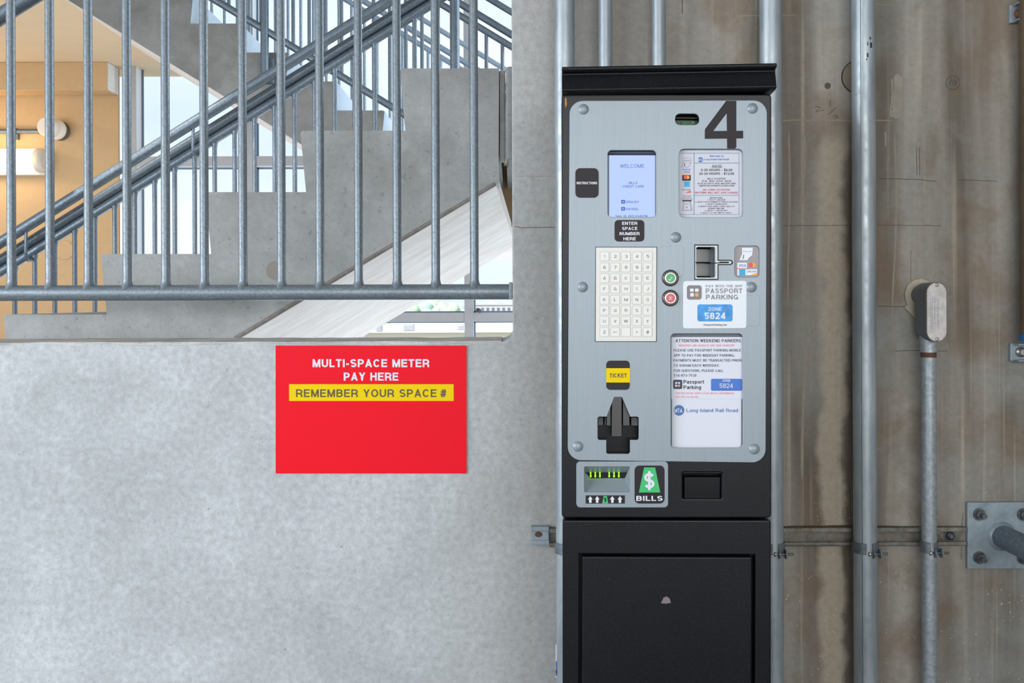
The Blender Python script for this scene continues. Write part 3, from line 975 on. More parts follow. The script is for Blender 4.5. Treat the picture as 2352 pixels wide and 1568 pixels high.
A0, B0 = PX(124, sof(124), D2), PX(xe, sof(xe), D2)
g = G(); y0, y1 = D2 - DW + 0.002, D2F - DW - 0.002
V = [(A0[0], y0, A0[1]), (B0[0], y0, B0[1]), (B0[0], y1, B0[1]), (A0[0], y1, A0[1])]
V = [(x, y, z - 0.006) for x, y, z in V] + [(x, y, z + 0.05) for x, y, z in V]
g.add(V, [(0, 1, 2, 3), (4, 5, 6, 7), (0, 1, 5, 4), (1, 2, 6, 5), (2, 3, 7, 6), (3, 0, 4, 7)])
g.build('soffit', M_SOFFIT, fl2)

# ------------------------------------------------------------------ shaft shell
CZ = EYE + 1.98
DG = 7.62          # curtain wall
tag(G().box(-9.0, P(378, 147, 7.6).x, WT + 0.02, 5.6, CZ, CZ + 0.3).build('ceiling', M_CREAM), kind='structure')
tag(G().box(-9.0, RX, -0.4, 6.3, 6.0, 6.2).build('roof', M_CEIL), kind='structure')
wl = G()
xr = P(272, 400, 7.70).x
wl.box(-9.0, xr, 7.70 - DW, 7.70 - DW + 0.03, -2.6, CZ + 0.3)
bw = tag(wl.build('wall_back', M_TAN), kind='structure')
g = G()
xb = P(247, 170, 7.50).x
g.box(-9.0, xb, 7.50 - DW, 7.70 - DW, P(200, 207, 7.5).z, CZ)
g.build('beam', M_TAN, bw, bevel=0.006)
g = G(); g.box(xb, xb + 0.002, 7.505 - DW, 7.70 - DW, P(200, 206, 7.5).z, CZ - 0.003)
g.build('beam_end', plain('daylit_speckled_white', c(232, 234, 234), 0.7, var=0.12, vscale=60), bw)  # daylight on the beam's end face painted as white
# round outline of a blanked cover on the tan wall
p = P(148, 574, 7.69)
g = G(); g.lathe((p.x, p.y, p.z), (0, 1, 0), [(0, 0.077), (0.006, 0.08)], 36); g.build('cover_disc', M_TAN, bw)
tag(G().box(-9.0, RX, WT, 7.9 - DW, -2.8, -2.6).build('floor', M_FLOOR), kind='structure')
tag(G().box(-9.2, -9.0, -0.2, 5.6, -2.6, 6.0).build('wall_left', M_TAN), kind='structure')

# curtain wall
cw = tag(empty('window_1', P(700, 400, DG)), kind='structure')
x0c, x1c = P(294, 400, DG).x, RX
zb, zt = -2.6, 5.9
y0 = DG - DW
for px in (301, 570, 1076, 1582):
    x = P(px, 400, DG).x
    wd = 0.038
    G().box(x - wd, x + wd, y0, y0 + 0.02, zb, zt).build('mullion', M_GREYF, cw)
    G().box(x - wd + 0.002, x + wd - 0.002, y0 + 0.02, y0 + 0.15, zb, zt).build('mullion_web', M_WHITE, cw)
    G().box(x + wd - 0.002, x + wd + 0.012, y0 + 0.135, y0 + 0.15, zb, zt).build('gasket', M_GASKET, cw)
for py in (367, 728, 1089):
    z = P(1176, py, DG).z
    G().box(x0c, x1c, y0 + 0.004, y0 + 0.02, z - 0.039, z + 0.039).build('transom', M_GREYF, cw)
    G().box(x0c, x1c, y0 + 0.02, y0 + 0.15, z - 0.037, z + 0.037).build('transom_web', M_WHITE, cw)
    G().box(x0c, x1c, y0 + 0.135, y0 + 0.15, z - 0.05, z + 0.05).build('gasket', M_GASKET, cw)
xsC = [x0c, P(570, 400, DG).x, P(1076, 400, DG).x, P(1582, 400, DG).x]
zsC = [zb] + [P(1176, py, DG).z for py in (1089, 728, 367)] + [zt]
for i in range(3):
    for j in range(4):
        G().box(xsC[i], xsC[i + 1], y0 + 0.142, y0 + 0.148, zsC[j], zsC[j + 1]).build('pane', M_GLASS, cw)
cw2 = tag(empty('window_2', (RX + 0.3, 2.5, 0)), kind='structure')
for y in (0.34, 2.1, 3.8, 5.5):
    G().box(RX + 0.25, RX + 0.4, y - 0.035, y + 0.035, zb, zt).build('mullion', M_GREYF, cw2)
for z in (-0.1, 1.08, 2.4, 3.7):
    G().box(RX + 0.25, RX + 0.4, 0.3, 5.6, z - 0.035, z + 0.035).build('transom', M_GREYF, cw2)
for y in (0.34, 2.1, 3.8):
    G().box(RX + 0.32, RX + 0.326, y, y + 1.72, zb, zt).build('pane', M_GLASS, cw2)
# snail-like plug on the transom
p = P(1098, 714, DG - 0.02)
g = G(); g.lathe((p.x, p.y, p.z - 0.012), (0.3, 0, 1), [(0, 0.018), (0.01, 0.026), (0.024, 0.022), (0.036, 0.008)], 12)
tag(g.build('rubber_stopper', plain('dark_rubber', c(70, 74, 76), 0.7)), 'small dark rubber stopper sitting on the window transom below the stairs', 'stopper')

# ------------------------------------------------------------------ railings
def guard(name, label, D, A, B, C_, rA, rB, rC, picks, rp, foot, parent=None, posts=(), extra=None):
    r = empty(name, P(*picks[0], D), label, 'railing')
    def line(seg, rad, nm, dd=0.0, n=14):
        G().tube([P(seg[0][0], seg[0][1], D + dd), P(seg[1][0], seg[1][1], D + dd)], rad, n).build(nm, M_GALV_D, r)
    line(A, rA, 'handrail', -0.09)
    line(B, rB, 'top_rail'); line(C_, rC, 'second_rail')
    k = (C_[1][1] - C_[0][1]) / (C_[1][0] - C_[0][0])
    for px, py in picks:
        yc = C_[0][1] + (px - C_[0][0]) * k
        top_ = P(px, yc, D); bot = P(px, py, D)
        bot.x = top_.x
        if foot: bot.z = foot(top_.x)
        g = G(); g.tube([bot, (top_.x, top_.y, top_.z - rC - 0.02), (top_.x, top_.y, top_.z - rC + 0.004)], [rp, rp, rp * 1.35], 10)
        g.build('baluster', M_GALV_D, r)
    return r


# guard on the far side of the lower flight
DGA = 4.50
def lineat(x, off): return 537 + off - (x - 33) * 0.6217
def seg(x0, x1, off): return ((x0, lineat(x0, off)), (x1, lineat(x1, off)))
noseA, noseB = PX(8, 722, D1), PX(918, 157, D1)
kz = (noseB[1] - noseA[1]) / (noseB[0] - noseA[0])
TRW = [PX(x_, y_, D1) for x_, y_ in tread]
def foot1(x):
    for tx, tz in TRW:
        if x >= tx: return tz
    return TRW[-1][1]
# handrail stands forward of the guard, so its pixels are projected at its own depth
g1 = guard('stair_railing', 'grey steel picket railing climbing right along the far side of the lower flight', DGA,
           seg(-420, 1060, 0), seg(-420, 1046, 41), seg(-420, 1046, 68), 0.0265, 0.026, 0.0235,
           [(34 + 45.9 * i, 650) for i in range(-9, 23)], 0.0115, foot1)
for px in (444, 638, 60):
    y = lineat(px, 68)
    p0 = P(px, lineat(px, 0) + 10, DGA - 0.09); d_ = DGA - 0.09
    g = G(); g.tube([p0, P(px - 1, y - 12, d_), P(px, y + 2, d_ + 0.005), P(px + 4, y + 9, d_ + 0.02), P(px + 9, y + 10, d_ + 0.05), P(px + 13, y + 2, DGA)], 0.0075, 10)
    g.build('bracket', M_GALV_D, g1)
pt, pb = P(1044, -60, DGA), P(1044, 300, DGA)
G().tube([(pt.x, pb.y, EYE + 0.6), (pt.x, pt.y, EYE + 1.9)], 0.024, 14).build('post', M_GALV_D, g1)

# near handrail of the lower flight, crossing the upper left corner
hr = empty('stair_handrail', P(0, 40, 2.80), 'thick dark steel handrail cutting across the upper left corner of the opening', 'handrail')
G().tube([P(-420, 40 + 420 * 0.62, 2.80), P(250, 38 - 250 * 0.62, 2.80)], 0.024, 18).build('rail', M_GALV_D, hr)
p = P(210, 38 - 210 * 0.62, 2.80)
G().tube([p, (p.x, p.y - 0.05, p.z - 0.03), (p.x, WT - 0.01, p.z - 0.03)], 0.009, 8).build('bracket', M_GALV_D, hr)

# guards of the upper flight (near and far side)
def nose2(x): return 187 + (x - 772) * 0.6045
scale_n = F / 5.62
def up_guard(name, label, D, picks_step, x_from, x_to, mat_r, posts):
    r = empty(name, P(700, 100, D), label, 'railing')
    n0, n1 = PX(772, 187, D2), PX(332, 187 - 66.5 * 4, D2)
    kk = (n1[1] - n0[1]) / (n1[0] - n0[0])
    def zn(x): return n0[1] + (x - n0[0]) * kk
    for nm, up, rad, dy in (('bottom_rail', 0.045, 0.023, 0), ('second_rail', 0.87, 0.021, 0), ('top_rail', 0.945, 0.023, 0), ('handrail', 1.06, 0.02, -0.08)):
        G().tube([(x_from, D - DW + dy, zn(x_from) + up), (x_to, D - DW + dy, zn(x_to) + up)], rad, 12).build(nm, mat_r, r)
    x = x_from + 0.04
    while x < x_to:
        z = zn(x)
        G().tube([(x, D - DW, z + 0.05), (x, D - DW, z + 0.86)], 0.0115, 8).build('baluster', mat_r, r)
        x += picks_step
    for xp in posts:
        z = zn(xp)
        sg = 1 if D < 6 else -1
        G().tube([(xp, D - DW - 0.012 * sg, z - 0.28), (xp, D - DW - 0.012 * sg, z + 0.96)], 0.026, 12).build('post', mat_r, r)
        ys_ = sorted((D - DW + 0.016 * sg, D - DW + 0.045 * sg))
        g = G(); g.box(xp - 0.05, xp + 0.05, ys_[0], ys_[1], z - 0.28, z - 0.12); g.build('base_plate', mat_r, r, bevel=0.004)
        g = G()
        for bxx in (-0.035, 0.035): g.lathe((xp + bxx, D - DW + 0.012, z - 0.16), (0, 1, 0), [(0, 0.010), (0.012, 0.011)], 8)
        g.build('bolt', M_BOLT, r)
    return r
xa, xz = P(215, 0, 5.65).x, P(1172, 400, 5.65).x
up_guard('stair_railing', 'grey picket railing descending right along the near side of the upper flight', 5.65, 0.1, xa, xz + 0.05, M_GALV_D, [P(609, 100, 5.65).x])
M_GALV_F = galv('pale_galvanised_rail', c(148, 166, 180), c(176, 192, 204), metal=0.3, scale=40)
up_guard('stair_railing', 'pale picket railing along the far glass side of the upper flight', 7.15, 0.1, xa, xz + 0.05, M_GALV_F, [P(560, 100, 7.15).x])

# window guard in the opening
og = empty('window_guard', (OPX - 1.2, 0.08, SILL), 'galvanised picket guard with a thick bottom rail filling the opening above the sill', 'railing')
DO = DW + 0.08
zr = P(600, 671, DO).z
xe = OPX - 0.004
XL = P(-330, 670, DO).x
g = G(); g.tube([(XL, 0.08, P(-330, 674, DO).z), (xe - 0.006, 0.08, P(1170, 670, DO).z)], 0.0212, 28)
g.build('bottom_rail', M_GALV, og)
g = G(); g.tube([(XL, 0.08, OPT - 0.08), (xe, 0.08, OPT - 0.08)], 0.0212, 20); g.build('top_rail', M_GALV, og)
g = G(); g.box(xe - 0.006, OPX, 0.05, 0.11, zr - 0.022, zr + 0.024); g.build('end_plate', M_GALV, og, bevel=0.002)
p0 = None
for i in range(-4, 13):
    px = 26.5 + 88.6 * i
    p = P(px, 650, DO)
    g = G()
    g.tube([(0, 0, -0.012), (0, 0, -0.0065), (0, 0, 0.003), (0, 0, 0.012), (0, 0, OPT - 0.08 - zr - 0.02)], [0.0205, 0.0175, 0.0135, 0.0118, 0.0115], 16)
    if p0 is None:
        o = g.build('picket', M_GALV, og, local=True); p0 = o
    else:
        o = p0.copy(); COL.objects.link(o); o.parent = og
    o.location = Vector((p.x, 0.08, zr + 0.0212)) - og.location

# ------------------------------------------------------------------ lamp, alarm and conduit on the tan wall
DT = 7.70
lp = empty('wall_lamp', P(20, 370, DT), 'lit tubular wall lamp with a warm white diffuser on the tan wall', 'lamp')
z0, z1 = P(50, 395, 7.58).z, P(50, 341, 7.58).z
zc, rad = (z0 + z1) / 2, (z1 - z0) / 2
xl, xm, xr_ = P(-330, 370, 7.55).x, P(80, 370, 7.55).x, P(98, 370, 7.55).x
yc = DT - DW - 0.10
g = G(); g.tube([(xl, yc, zc), (xm, yc, zc)], rad, 24); g.build('diffuser', M_LAMP, lp)
g = G(); g.lathe((xm, yc, zc), (1, 0, 0), [(0, rad * 1.02), (0.03, rad * 1.05), (0.05, rad), (0.062, rad * 0.8)], 24); g.build('end_cap', M_LAMPE, lp)
g = G(); g.box(xl, xr_ - 0.01, yc, DT - DW, zc - rad * 1.22, zc - rad * 0.98); g.box(xl, xr_ - 0.01, yc + rad * .6, DT - DW, zc - rad, zc + rad)
g.build('base', M_LAMPE, lp, bevel=0.004)
light('tan_wall_lamp_light', 'AREA', ((xl + xm) / 2, yc - rad - 0.12, zc), (math.pi / 2, 0, 0), 4.5, (1.0, 0.76, 0.48), shape='RECTANGLE', size=1.4, size_y=0.2)
fill = light('landing_fill_light', 'AREA', (-6.3, 3.9, CZ - 0.1), (0, 0, 0), 15, (1.0, 0.8, 0.56), shape='RECTANGLE', size=0.3, size_y=0.2)  # unseen warm fill lamp added under the ceiling, left of the alarm
aim(fill, (-3.8, 5.2, 2.2))

al = empty('wall_alarm', P(140, 300, DT), 'round white alarm sounder projecting from the tan wall above the lamp', 'alarm')
p = P(140, 301, DT)
g = G(); g.lathe((p.x, p.y, p.z), (-0.1, -1, 0.0), [(0, 0.082), (0.055, 0.082)], 26); g.build('back_box', plain('alarm_dark_base', c(96, 92, 88), 0.6), al)
g = G(); g.lathe((p.x - 0.005, p.y - 0.055, p.z), (-0.1, -1, 0.0), [(0, 0.084), (0.075, 0.084), (0.078, 0.078), (0.085, 0.082), (0.15, 0.08), (0.16, 0.07)], 26); g.build('housing', M_ALARM, al)
g = G(); pp = Vector((p.x - 0.022, p.y - 0.215, p.z)); g.box(pp.x + 0.03, pp.x + 0.045, pp.y - 0.003, pp.y + 0.004, pp.z - 0.03, pp.z + 0.0); g.build('slot', M_DARK, al)
cd = empty('wall_conduit', P(50, 303, DT), 'thin conduit running left from the round alarm on the tan wall', 'conduit')
g = G(); g.tube([(xl, DT - DW - 0.025, p.z - 0.005), (p.x - 0.02, DT - DW - 0.025, p.z - 0.005)], 0.02, 12); g.build('pipe', M_GALV_D, cd)
pc = P(40, 306, DT)
g = G(); g.box(pc.x - 0.01, pc.x + 0.012, DT - DW - 0.05, DT - DW, p.z - 0.03, p.z + 0.02); g.box(pc.x, pc.x + 0.02, DT - DW - 0.03, DT - DW, p.z - 0.075, p.z - 0.02); g.build('clip', M_CLAMP, cd, bevel=0.003)

# ------------------------------------------------------------------ outside: roofs, trees, ground
GZ = -8.5
M_GND = plain('town_ground', c(150, 152, 148), 0.9, var=0.15, vscale=0.05)
tag(G().box(-600, 600, 9.0, 900, GZ - 0.5, GZ).build('ground', M_GND), kind='structure')
M_ROOF = plain('white_roof', c(232, 232, 234), 0.8)
M_BW = plain('pale_building_wall', c(206, 204, 204), 0.85)
M_BW2 = plain('cream_building_wall', c(222, 214, 190), 0.85)
M_WIN = plain('far_window', c(120, 128, 136), 0.3)
M_UNIT = plain('roof_unit_grey', c(176, 178, 182), 0.6)
def building(label, px0, px1, pytop, D, depth, m=M_BW, wins=0, parapet=True, wy=(0.4, 0.9)):
    a_, b2 = P(px0, pytop, D), P(px1, pytop, D)
    r = empty('building', (a_.x, D - DW, GZ), label, 'building')
    G().box(a_.x, b2.x, D - DW, D - DW + depth, GZ, a_.z).build('wall', m, r)
    g = G(); g.box(a_.x - 0.2, b2.x + 0.2, D - DW - 0.2, D - DW + depth + 0.2, a_.z, a_.z + 0.03); g.build('roof', M_ROOF, r)
    for i in range(wins):
        w = (b2.x - a_.x) / wins
        G().box(a_.x + w * (i + .25), a_.x + w * (i + .75), D - DW - 0.06, D - DW + 0.05, a_.z - wy[1], a_.z - wy[0]).build('window', M_WIN, r)
    return r
building('near low building with a wide flat white roof at the sill line', 838, 1230, 764, 62, 26, M_BW2, 0)
building('pale low building with a flat roof left of the rooftop unit', 852, 925, 752, 100, 20, M_BW, 3)
building('long white roofed shed behind the boxy rooftop unit', 955, 1062, 750, 105, 18, M_BW, 6)
building('white roofed building right of the window mullion', 1086, 1138, 750, 112, 18, M_BW, 4)
building('distant long building with a row of small windows', 1090, 1260, 700, 190, 14, M_BW, 14, wy=(0.6, 1.5))
building('distant pale block beside the window mullion', 1043, 1062, 698, 185, 14, M_BW, 3)
def unit(label, px0, px1, py0, py1, D):
    a_, b2 = P(px0, py0, D), P(px1, py1, D)
    r = empty('rooftop_unit', (a_.x, D - DW, b2.z), label, 'rooftop unit')
    g = G(); g.box(a_.x, b2.x, D - DW, D - DW + 0.8, b2.z, a_.z); g.build('housing', M_UNIT, r, bevel=0.03)
    w = (b2.x - a_.x); h = (a_.z - b2.z)
    g = G()
    for k in range(5): g.box(a_.x + w * .12, b2.x - w * .12, D - DW - 0.03, D - DW, b2.z + h * (.18 + k * .14), b2.z + h * (.24 + k * .14))
    g.build('louvre', M_BW, r)
unit('boxy grey rooftop unit on the near white roof', 925, 950, 744, 759.6, 64)
unit('small grey rooftop unit beside the window mullion', 1051, 1064, 746, 757.6, 66)
unit('narrow pale rooftop housing near the stair soffit', 862, 876, 746, 760.6, 63)

M_LEAF = [plain('tree_green_a', c(184, 214, 180), 0.9, var=0.3, vscale=1.2), plain('tree_green_b', c(196, 224, 186), 0.9, var=0.3, vscale=1.6), plain('tree_green_c', c(172, 208, 188), 0.9, var=0.3, vscale=1.0)]  # greens lightened: distance haze put into the leaf colour
M_TRUNK = plain('tree_trunk', c(96, 84, 70), 0.9)
def crown_mesh(seed):
    rn = random.Random(seed)
    bm = bmesh.new()
    for k in range(14):
        a0 = rn.uniform(0, 6.28); rr_ = rn.uniform(0, 0.62); zz = rn.uniform(-0.5, 0.55)
        m_ = Matrix.Translation((math.cos(a0) * rr_, math.sin(a0) * rr_, zz)) @ Matrix.Diagonal((1, 1, rn.uniform(.75, 1), 1))
        bmesh.ops.create_icosphere(bm, subdivisions=3, radius=rn.uniform(.32, .5), matrix=m_)
    for v in bm.verts: v.co *= 1 + rn.uniform(-.09, .09)
    for f in bm.faces: f.smooth = True
    me = bpy.data.meshes.new('crown'); bm.to_mesh(me); bm.free(); me.materials.append(M_LEAF[seed % 3])
    return me
CR = [crown_mesh(s) for s in range(3)]
def tree(px, pytop, D, hgt, wid, k, label):
    t = P(px, pytop, D)
    r = empty('tree', (t.x, D - DW, GZ), label, 'tree', 'trees among the distant roofs')
    G().tube([(t.x, D - DW, GZ), (t.x, D - DW, t.z - hgt * .5)], [0.35, 0.2], 6).build('trunk', M_TRUNK, r)
    o = bpy.data.objects.new('crown', CR[k % 3]); COL.objects.link(o); o.parent = r
    o.location = (0, 0, t.z - hgt * .5 - GZ); o.scale = (wid / 2, wid / 2, hgt / 2)
ti = 0
ZL = {'a': 'hazy green tree above the window transom, left of the mullion', 'b': 'hazy green tree above the window transom, right of the mullion',
      'c': 'bright green tree below the window transom, behind the white shed', 'd': 'bright green tree below the window transom, right of the mullion'}
for px, py, D, hg, wd, zk in ((900, 697, 150, 5, 6, 'a'), (930, 688, 162, 7, 7, 'a'), (962, 684, 171, 7, 7.5, 'a'), (992, 684, 181, 7, 7, 'a'), (1022, 686, 162, 7, 7, 'a'), (1048, 688, 172, 6, 6, 'a'),
                          (935, 716, 140, 4, 2.8, 'a'), (980, 716, 140, 4, 2.8, 'a'), (1012, 713, 148, 4, 4.6, 'a'), (1040, 717, 140, 4, 3.4, 'a'),
                          (870, 741, 133, 4, 3.6, 'c'), (898, 740, 128, 3, 3, 'c'), (975, 738, 133, 3.4, 3, 'c'), (1003, 737, 128, 3.6, 3, 'c'), (1030, 738, 133.5, 3.2, 2.8, 'c'), (1054, 739, 128, 3, 2.6, 'c'),
                          (1100, 742, 139, 3.2, 4, 'd'), (1127, 741, 133.5, 3.5, 4, 'd'), (1152, 742, 110, 4.5, 3, 'd'), (1174, 740, 106, 5, 3, 'd'), (1098, 689, 222, 6, 8, 'b'), (1135, 690, 234, 6, 8, 'b'), (1174, 689, 222, 6, 8, 'b')):
    tree(px, py, D, hg, wd, ti, ZL[zk]); ti += 1

# ------------------------------------------------------------------ red sign
rs = empty('wall_sign', P(852, 940, DW), 'red rectangular sign with white and black lettering on the pale concrete below the sill', 'sign')
g = G(); aa, bb = P(633, 793.5, DW - 0.004), P(1071.5, 1087, DW - 0.004)
cc_, dd_ = P(1071.5, 793.5, DW - 0.004), P(633, 1087, DW - 0.004)
g.prism([(aa.x, aa.z), (cc_.x, cc_.z), (bb.x, bb.z), (dd_.x, dd_.z)], -0.004, -0.0002)
g.build('panel', M_RED, rs)
a = Art()
a.text('MULTI-SPACE METER', 718, 986, 824.5, 843, M_WTXT, 0.2, 1, gap=.13)
a.text('PAY HERE', 789.5, 915, 855.3, 873.8, M_WTXT, 0.2, 1, gap=.13)
a.build('white_lettering', rs, onwall, 0.0042)
a = Art()
a.rect(664, 882, 1042, 920.5, M_YEL, 0)
a.text('REMEMBER YOUR SPACE', 679.8, 1002.5, 893.7, 911.7, M_BTXT, 0.17, 1, gap=.16)
a.text('#', 1011, 1025, 893.7, 911.7, M_BTXT, 0.15, 1)
a.build('yellow_band', rs, onwall, 0.0042)

# ------------------------------------------------------------------ conduits
def conduit(label, px, r, y_off, top=CEILZ, bottom=0.0, mat=M_COND, lean=0.0, name='conduit'):
    D = DW - y_off
    p_ = P(px, 690, D)
    o = empty(name, (p_.x, D - DW, bottom), label, 'conduit')
    G().tube([(p_.x - lean, D - DW, bottom), (p_.x + lean * (top - EYE) / EYE, D - DW, top)], r, 28).build('pipe', mat, o)
    return o, p_.x
ST = 0.022
def cl(o, x, r, yo, z):
    """two-piece strut clamp round a conduit"""
    g = G()
    n = 14
    for sgn in (-1, 1):
        V, Fc = [], []
        for i in range(n + 1):
            t = math.radians(90 + sgn * (-12 + 196 * i / n)) if False else math.radians(-90 + sgn * (14 + 150 * i / n))
            for rr_, zz in ((r + 0.0008, -0.014), (r + 0.0034, -0.014), (r + 0.0034, 0.014), (r + 0.0008, 0.014)):
                V.append((x + rr_ * math.cos(t), -yo + rr_ * math.sin(t), z + zz + 0.004 * sgn * 0))
        for i in range(n):
            for k in range(4):
                Fc.append((4 * i + k, 4 * i + (k + 1) % 4, 4 * i + 4 + (k + 1) % 4, 4 * i + 4 + k))
        Fc += [(0, 1, 2, 3), (4 * n, 4 * n + 1, 4 * n + 2, 4 * n + 3)]
        g.add(V, Fc, 0, False)
    # ears and screw, offset to the right of the pipe front
    g2 = G()
    ex, ey, ez = x + r * 0.45, -yo - r * 0.95, z - 0.012
    for dx in (-0.005, 0.012):
        g2.lathe((ex + dx, ey, ez), (1, 0, 0), [(0, 0.012), (0.003, 0.012)], 14)
    g.build('clamp', M_CLAMP, o, bevel=0.0006)
    g2.build('clamp_ear', M_CLAMP, o)
    G().tube([(ex - 0.012, ey - 0.001, ez), (ex + 0.034, ey - 0.001, ez)], 0.003, 8).build('clamp_screw', M_BOLT, o)
    G().lathe((ex - 0.012, ey - 0.001, ez), (-1, 0, 0), [(0, 0.006), (0.004, 0.006), (0.005, 0.003)], 10).build('clamp_bolt_head', M_CHROM, o)

ZS = P(1700, 1243, DW).z
specs = [
    ('wide grey conduit hugging the left edge of the pay station', 1298.5, 0.0262, 0.05),
    ('slim conduit rising behind the pay station roof, left of its twin', 1392.5, 0.0177, 0.042),
    ('slim conduit rising behind the pay station roof, right of its twin', 1515.5, 0.0177, 0.042),
    ('wide grey conduit hugging the right edge of the pay station', 1772.0, 0.0280, 0.052),
    ('wide free-standing conduit with printed marks and a dark seam, right of the pay station', 1985.0, 0.0293, 0.052),
]
for i, (lb, px, r, yo) in enumerate(specs):
    o, x = conduit(lb, px, r, yo)
    cl(o, x, r, yo, ZS)
    if i == 0:
        D = DW - yo - r
        a = Art(); a.rect(1275.6, 1480, 1279.4, 1556, M_WTXT, 0); a.rect(1276.5, 1518, 1279, 1552, M_BADGE, 1); a.rect(1276.2, 1538, 1279.2, 1546, M_NAVY, 2)
        a.build('tape_mark', o, lambda px_, py_, w_: P(px_, py_, D + 0.012) - Vector((0, w_, 0)), 0)
    if i == 4:
        D = DW - yo - r
        a = Art()
        for mx_, my, mw, mh in ((1997, 85, 3, 6), (1991, 97, 2, 8), (1998, 98, 5, 12), (1990, 122, 4, 10), (1989, 134, 2, 5), (1967, 214, 4, 2)):
            a.rect(mx_, my, mx_ + mw, my + mh, M_KTXT, 0)
        def oncyl(px_, py_, w_):
            q_ = P(px_, py_, D + 0.002)
            return Vector((q_.x, -yo - math.sqrt(max(0, r * r - (q_.x - x) ** 2)) - 0.0004, q_.z))
        a.build('printed_mark', o, oncyl, 0)
        for sx_, t_s in ((-0.0165, 0.0006),):
            ys = -yo - math.sqrt(max(0, r * r - sx_ * sx_)) + 0.0002
            G().tube([(x + sx_, ys, 0), (x + sx_, ys, CEILZ)], 0.0007, 6).build('seam', M_CHROMD, o)

# thin conduit with its angled body
x6 = P(2133, 900, 2.345).x
o6 = empty('conduit', (x6, 2.345 - DW, 0), 'thin conduit ending in an oval junction body on the right of the wall', 'conduit')
zt6 = P(2133, 828, 2.345).z
G().tube([(x6, 2.345 - DW, 0), (x6, 2.345 - DW, zt6 + 0.02)], 0.0186, 24).build('pipe', M_COND6, o6)
G().tube([(x6, 2.345 - DW, zt6 + 0.009), (x6, 2.345 - DW, zt6 + 0.03)], 0.0192, 24).build('rusty_thread', M_RUST, o6)
cl(o6, x6, 0.0186, 0.055, ZS)
zt_, zb_ = P(2147, 648, 2.30).z, P(2147, 785, 2.30).z
hw = 0.0255
def oval(hw_, zt0, zb0, n=10, cx_=x6):
    return [(cx_ + hw_ * math.cos(math.radians(180 * i / n)), zt0 - hw_ + hw_ * math.sin(math.radians(180 * i / n))) for i in range(n + 1)] + \
           [(cx_ + hw_ * math.cos(math.radians(180 + 180 * i / n)), zb0 + hw_ + hw_ * math.sin(math.radians(180 + 180 * i / n))) for i in range(n + 1)]
g = G(); g.prism(oval(hw, zt_, zb_), 2.305 - DW, 2.372 - DW, 0, True); g.build('junction_body', M_LBOX, o6, bevel=0.006, seg=3)
g = G(); g.prism(oval(hw + 0.0012, zt_ + .001, zb_ - .001), 2.3015 - DW, 2.3045 - DW); g.build('gasket', M_CHROMD, o6)
g = G(); g.prism(oval(hw - 0.0008, zt_ - .001, zb_ + .001), 2.298 - DW, 2.3015 - DW); g.build('cover', M_LCOV, o6, bevel=0.0008)
g = G(); g.lathe((x6, 2.37 - DW, zt_ - 0.032), (0, 1, 0), [(0, 0.0245), (0.03, 0.0245)], 20); g.build('wall_hub', M_LBOX, o6)
g = G(); g.tube([(x6, 2.345 - DW, zb_ + 0.02), (x6, 2.345 - DW, zb_ - 0.004), (x6, 2.345 - DW, zt6 + 0.022)], [0.023, 0.0215, 0.0212], 24); g.build('hub', M_COND6, o6)
for zz in (zt_ - 0.0065, zb_ + 0.0065):
    g = G(); g.lathe((x6, 2.298 - DW, zz), (0, -1, 0), [(0, 0.0048), (0.0015, 0.0044), (0.002, 0.002)], 12)
    g.build('screw', M_CHROM, o6)
a = Art(lambda x, y: (2000 + x / 4.9, 580 + y / 4.9))
a.ring(672, 510, 768, 826, 3, M_GREY, 0)
rn = random.Random(5)
for cx in (692, 722, 752):
    yy = 525
    while yy < 805:
        L_ = rn.uniform(8, 22); a.rect(cx - 7, yy, cx + rn.uniform(2, 8), yy + L_, M_GREY, 0); yy += L_ + rn.uniform(5, 12)
a.build('embossed_marking', o6, lambda px_, py_, w_: P(px_, py_, 2.298) - Vector((0, w_, 0)), 0.0003)

M_SLOT = plain('slot_grime', c(118, 110, 98), 0.9, var=0.2, vscale=40)
# strut rails
def strut(label, px0, px1, bolts):
    x0, x1 = P(px0, 1230, DW - 0.01).x, P(px1, 1230, DW - 0.01).x
    z0, z1 = P(1500, 1254, DW - 0.015).z, P(1500, 1213, DW - 0.015).z
    r = empty('strut_channel', (x0, 0, z0), label, 'channel')
    g = G(); g.box(x0, x1, -0.004, -0.0005, z0, z1); g.build('web', M_STRUT, r)
    g = G(); g.box(x0, x1, -0.021, -0.0005, z1 - 0.003, z1); g.box(x0, x1, -0.021, -0.018, z1 - 0.010, z1)
    g.build('upper_lip', M_STRUT, r, bevel=0.001)
    g = G(); g.box(x0, x1, -0.021, -0.0005, z0, z0 + 0.003); g.box(x0, x1, -0.021, -0.018, z0, z0 + 0.010)
    g.build('lower_lip', M_STRUT, r, bevel=0.001)
    x = x0 + 0.03
    while x < x1 - 0.03:
        g = G(); g.prism([(x + u, v) for u, v in ((0, z0 + .018), (.004, z0 + .014), (.024, z0 + .014), (.028, z0 + .018), (.028, z0 + .026), (.024, z0 + .030), (.004, z0 + .030), (0, z0 + .026))], -0.0055, -0.0035)
        g.build('slot', M_SLOT, r); x += 0.05
    for bp_ in bolts:
        xb_ = P(bp_, 1230, DW - 0.02).x
        g = G(); g.lathe((xb_, -0.004, (z0 + z1) / 2), (0, -1, 0), [(0, 0.015), (0.003, 0.015)], 20); g.build('washer', M_BOLT, r)
        g = G(); g.lathe((xb_, -0.007, (z0 + z1) / 2), (0, -1, 0), [(0, 0.0115), (0.009, 0.0115), (0.0095, 0.006), (0.013, 0.006)], 6); g.build('nut', M_BOLT, r)
    return r
strut('long weathered strut channel crossing the wall right of the pay station', 1262, 2216, [2186])
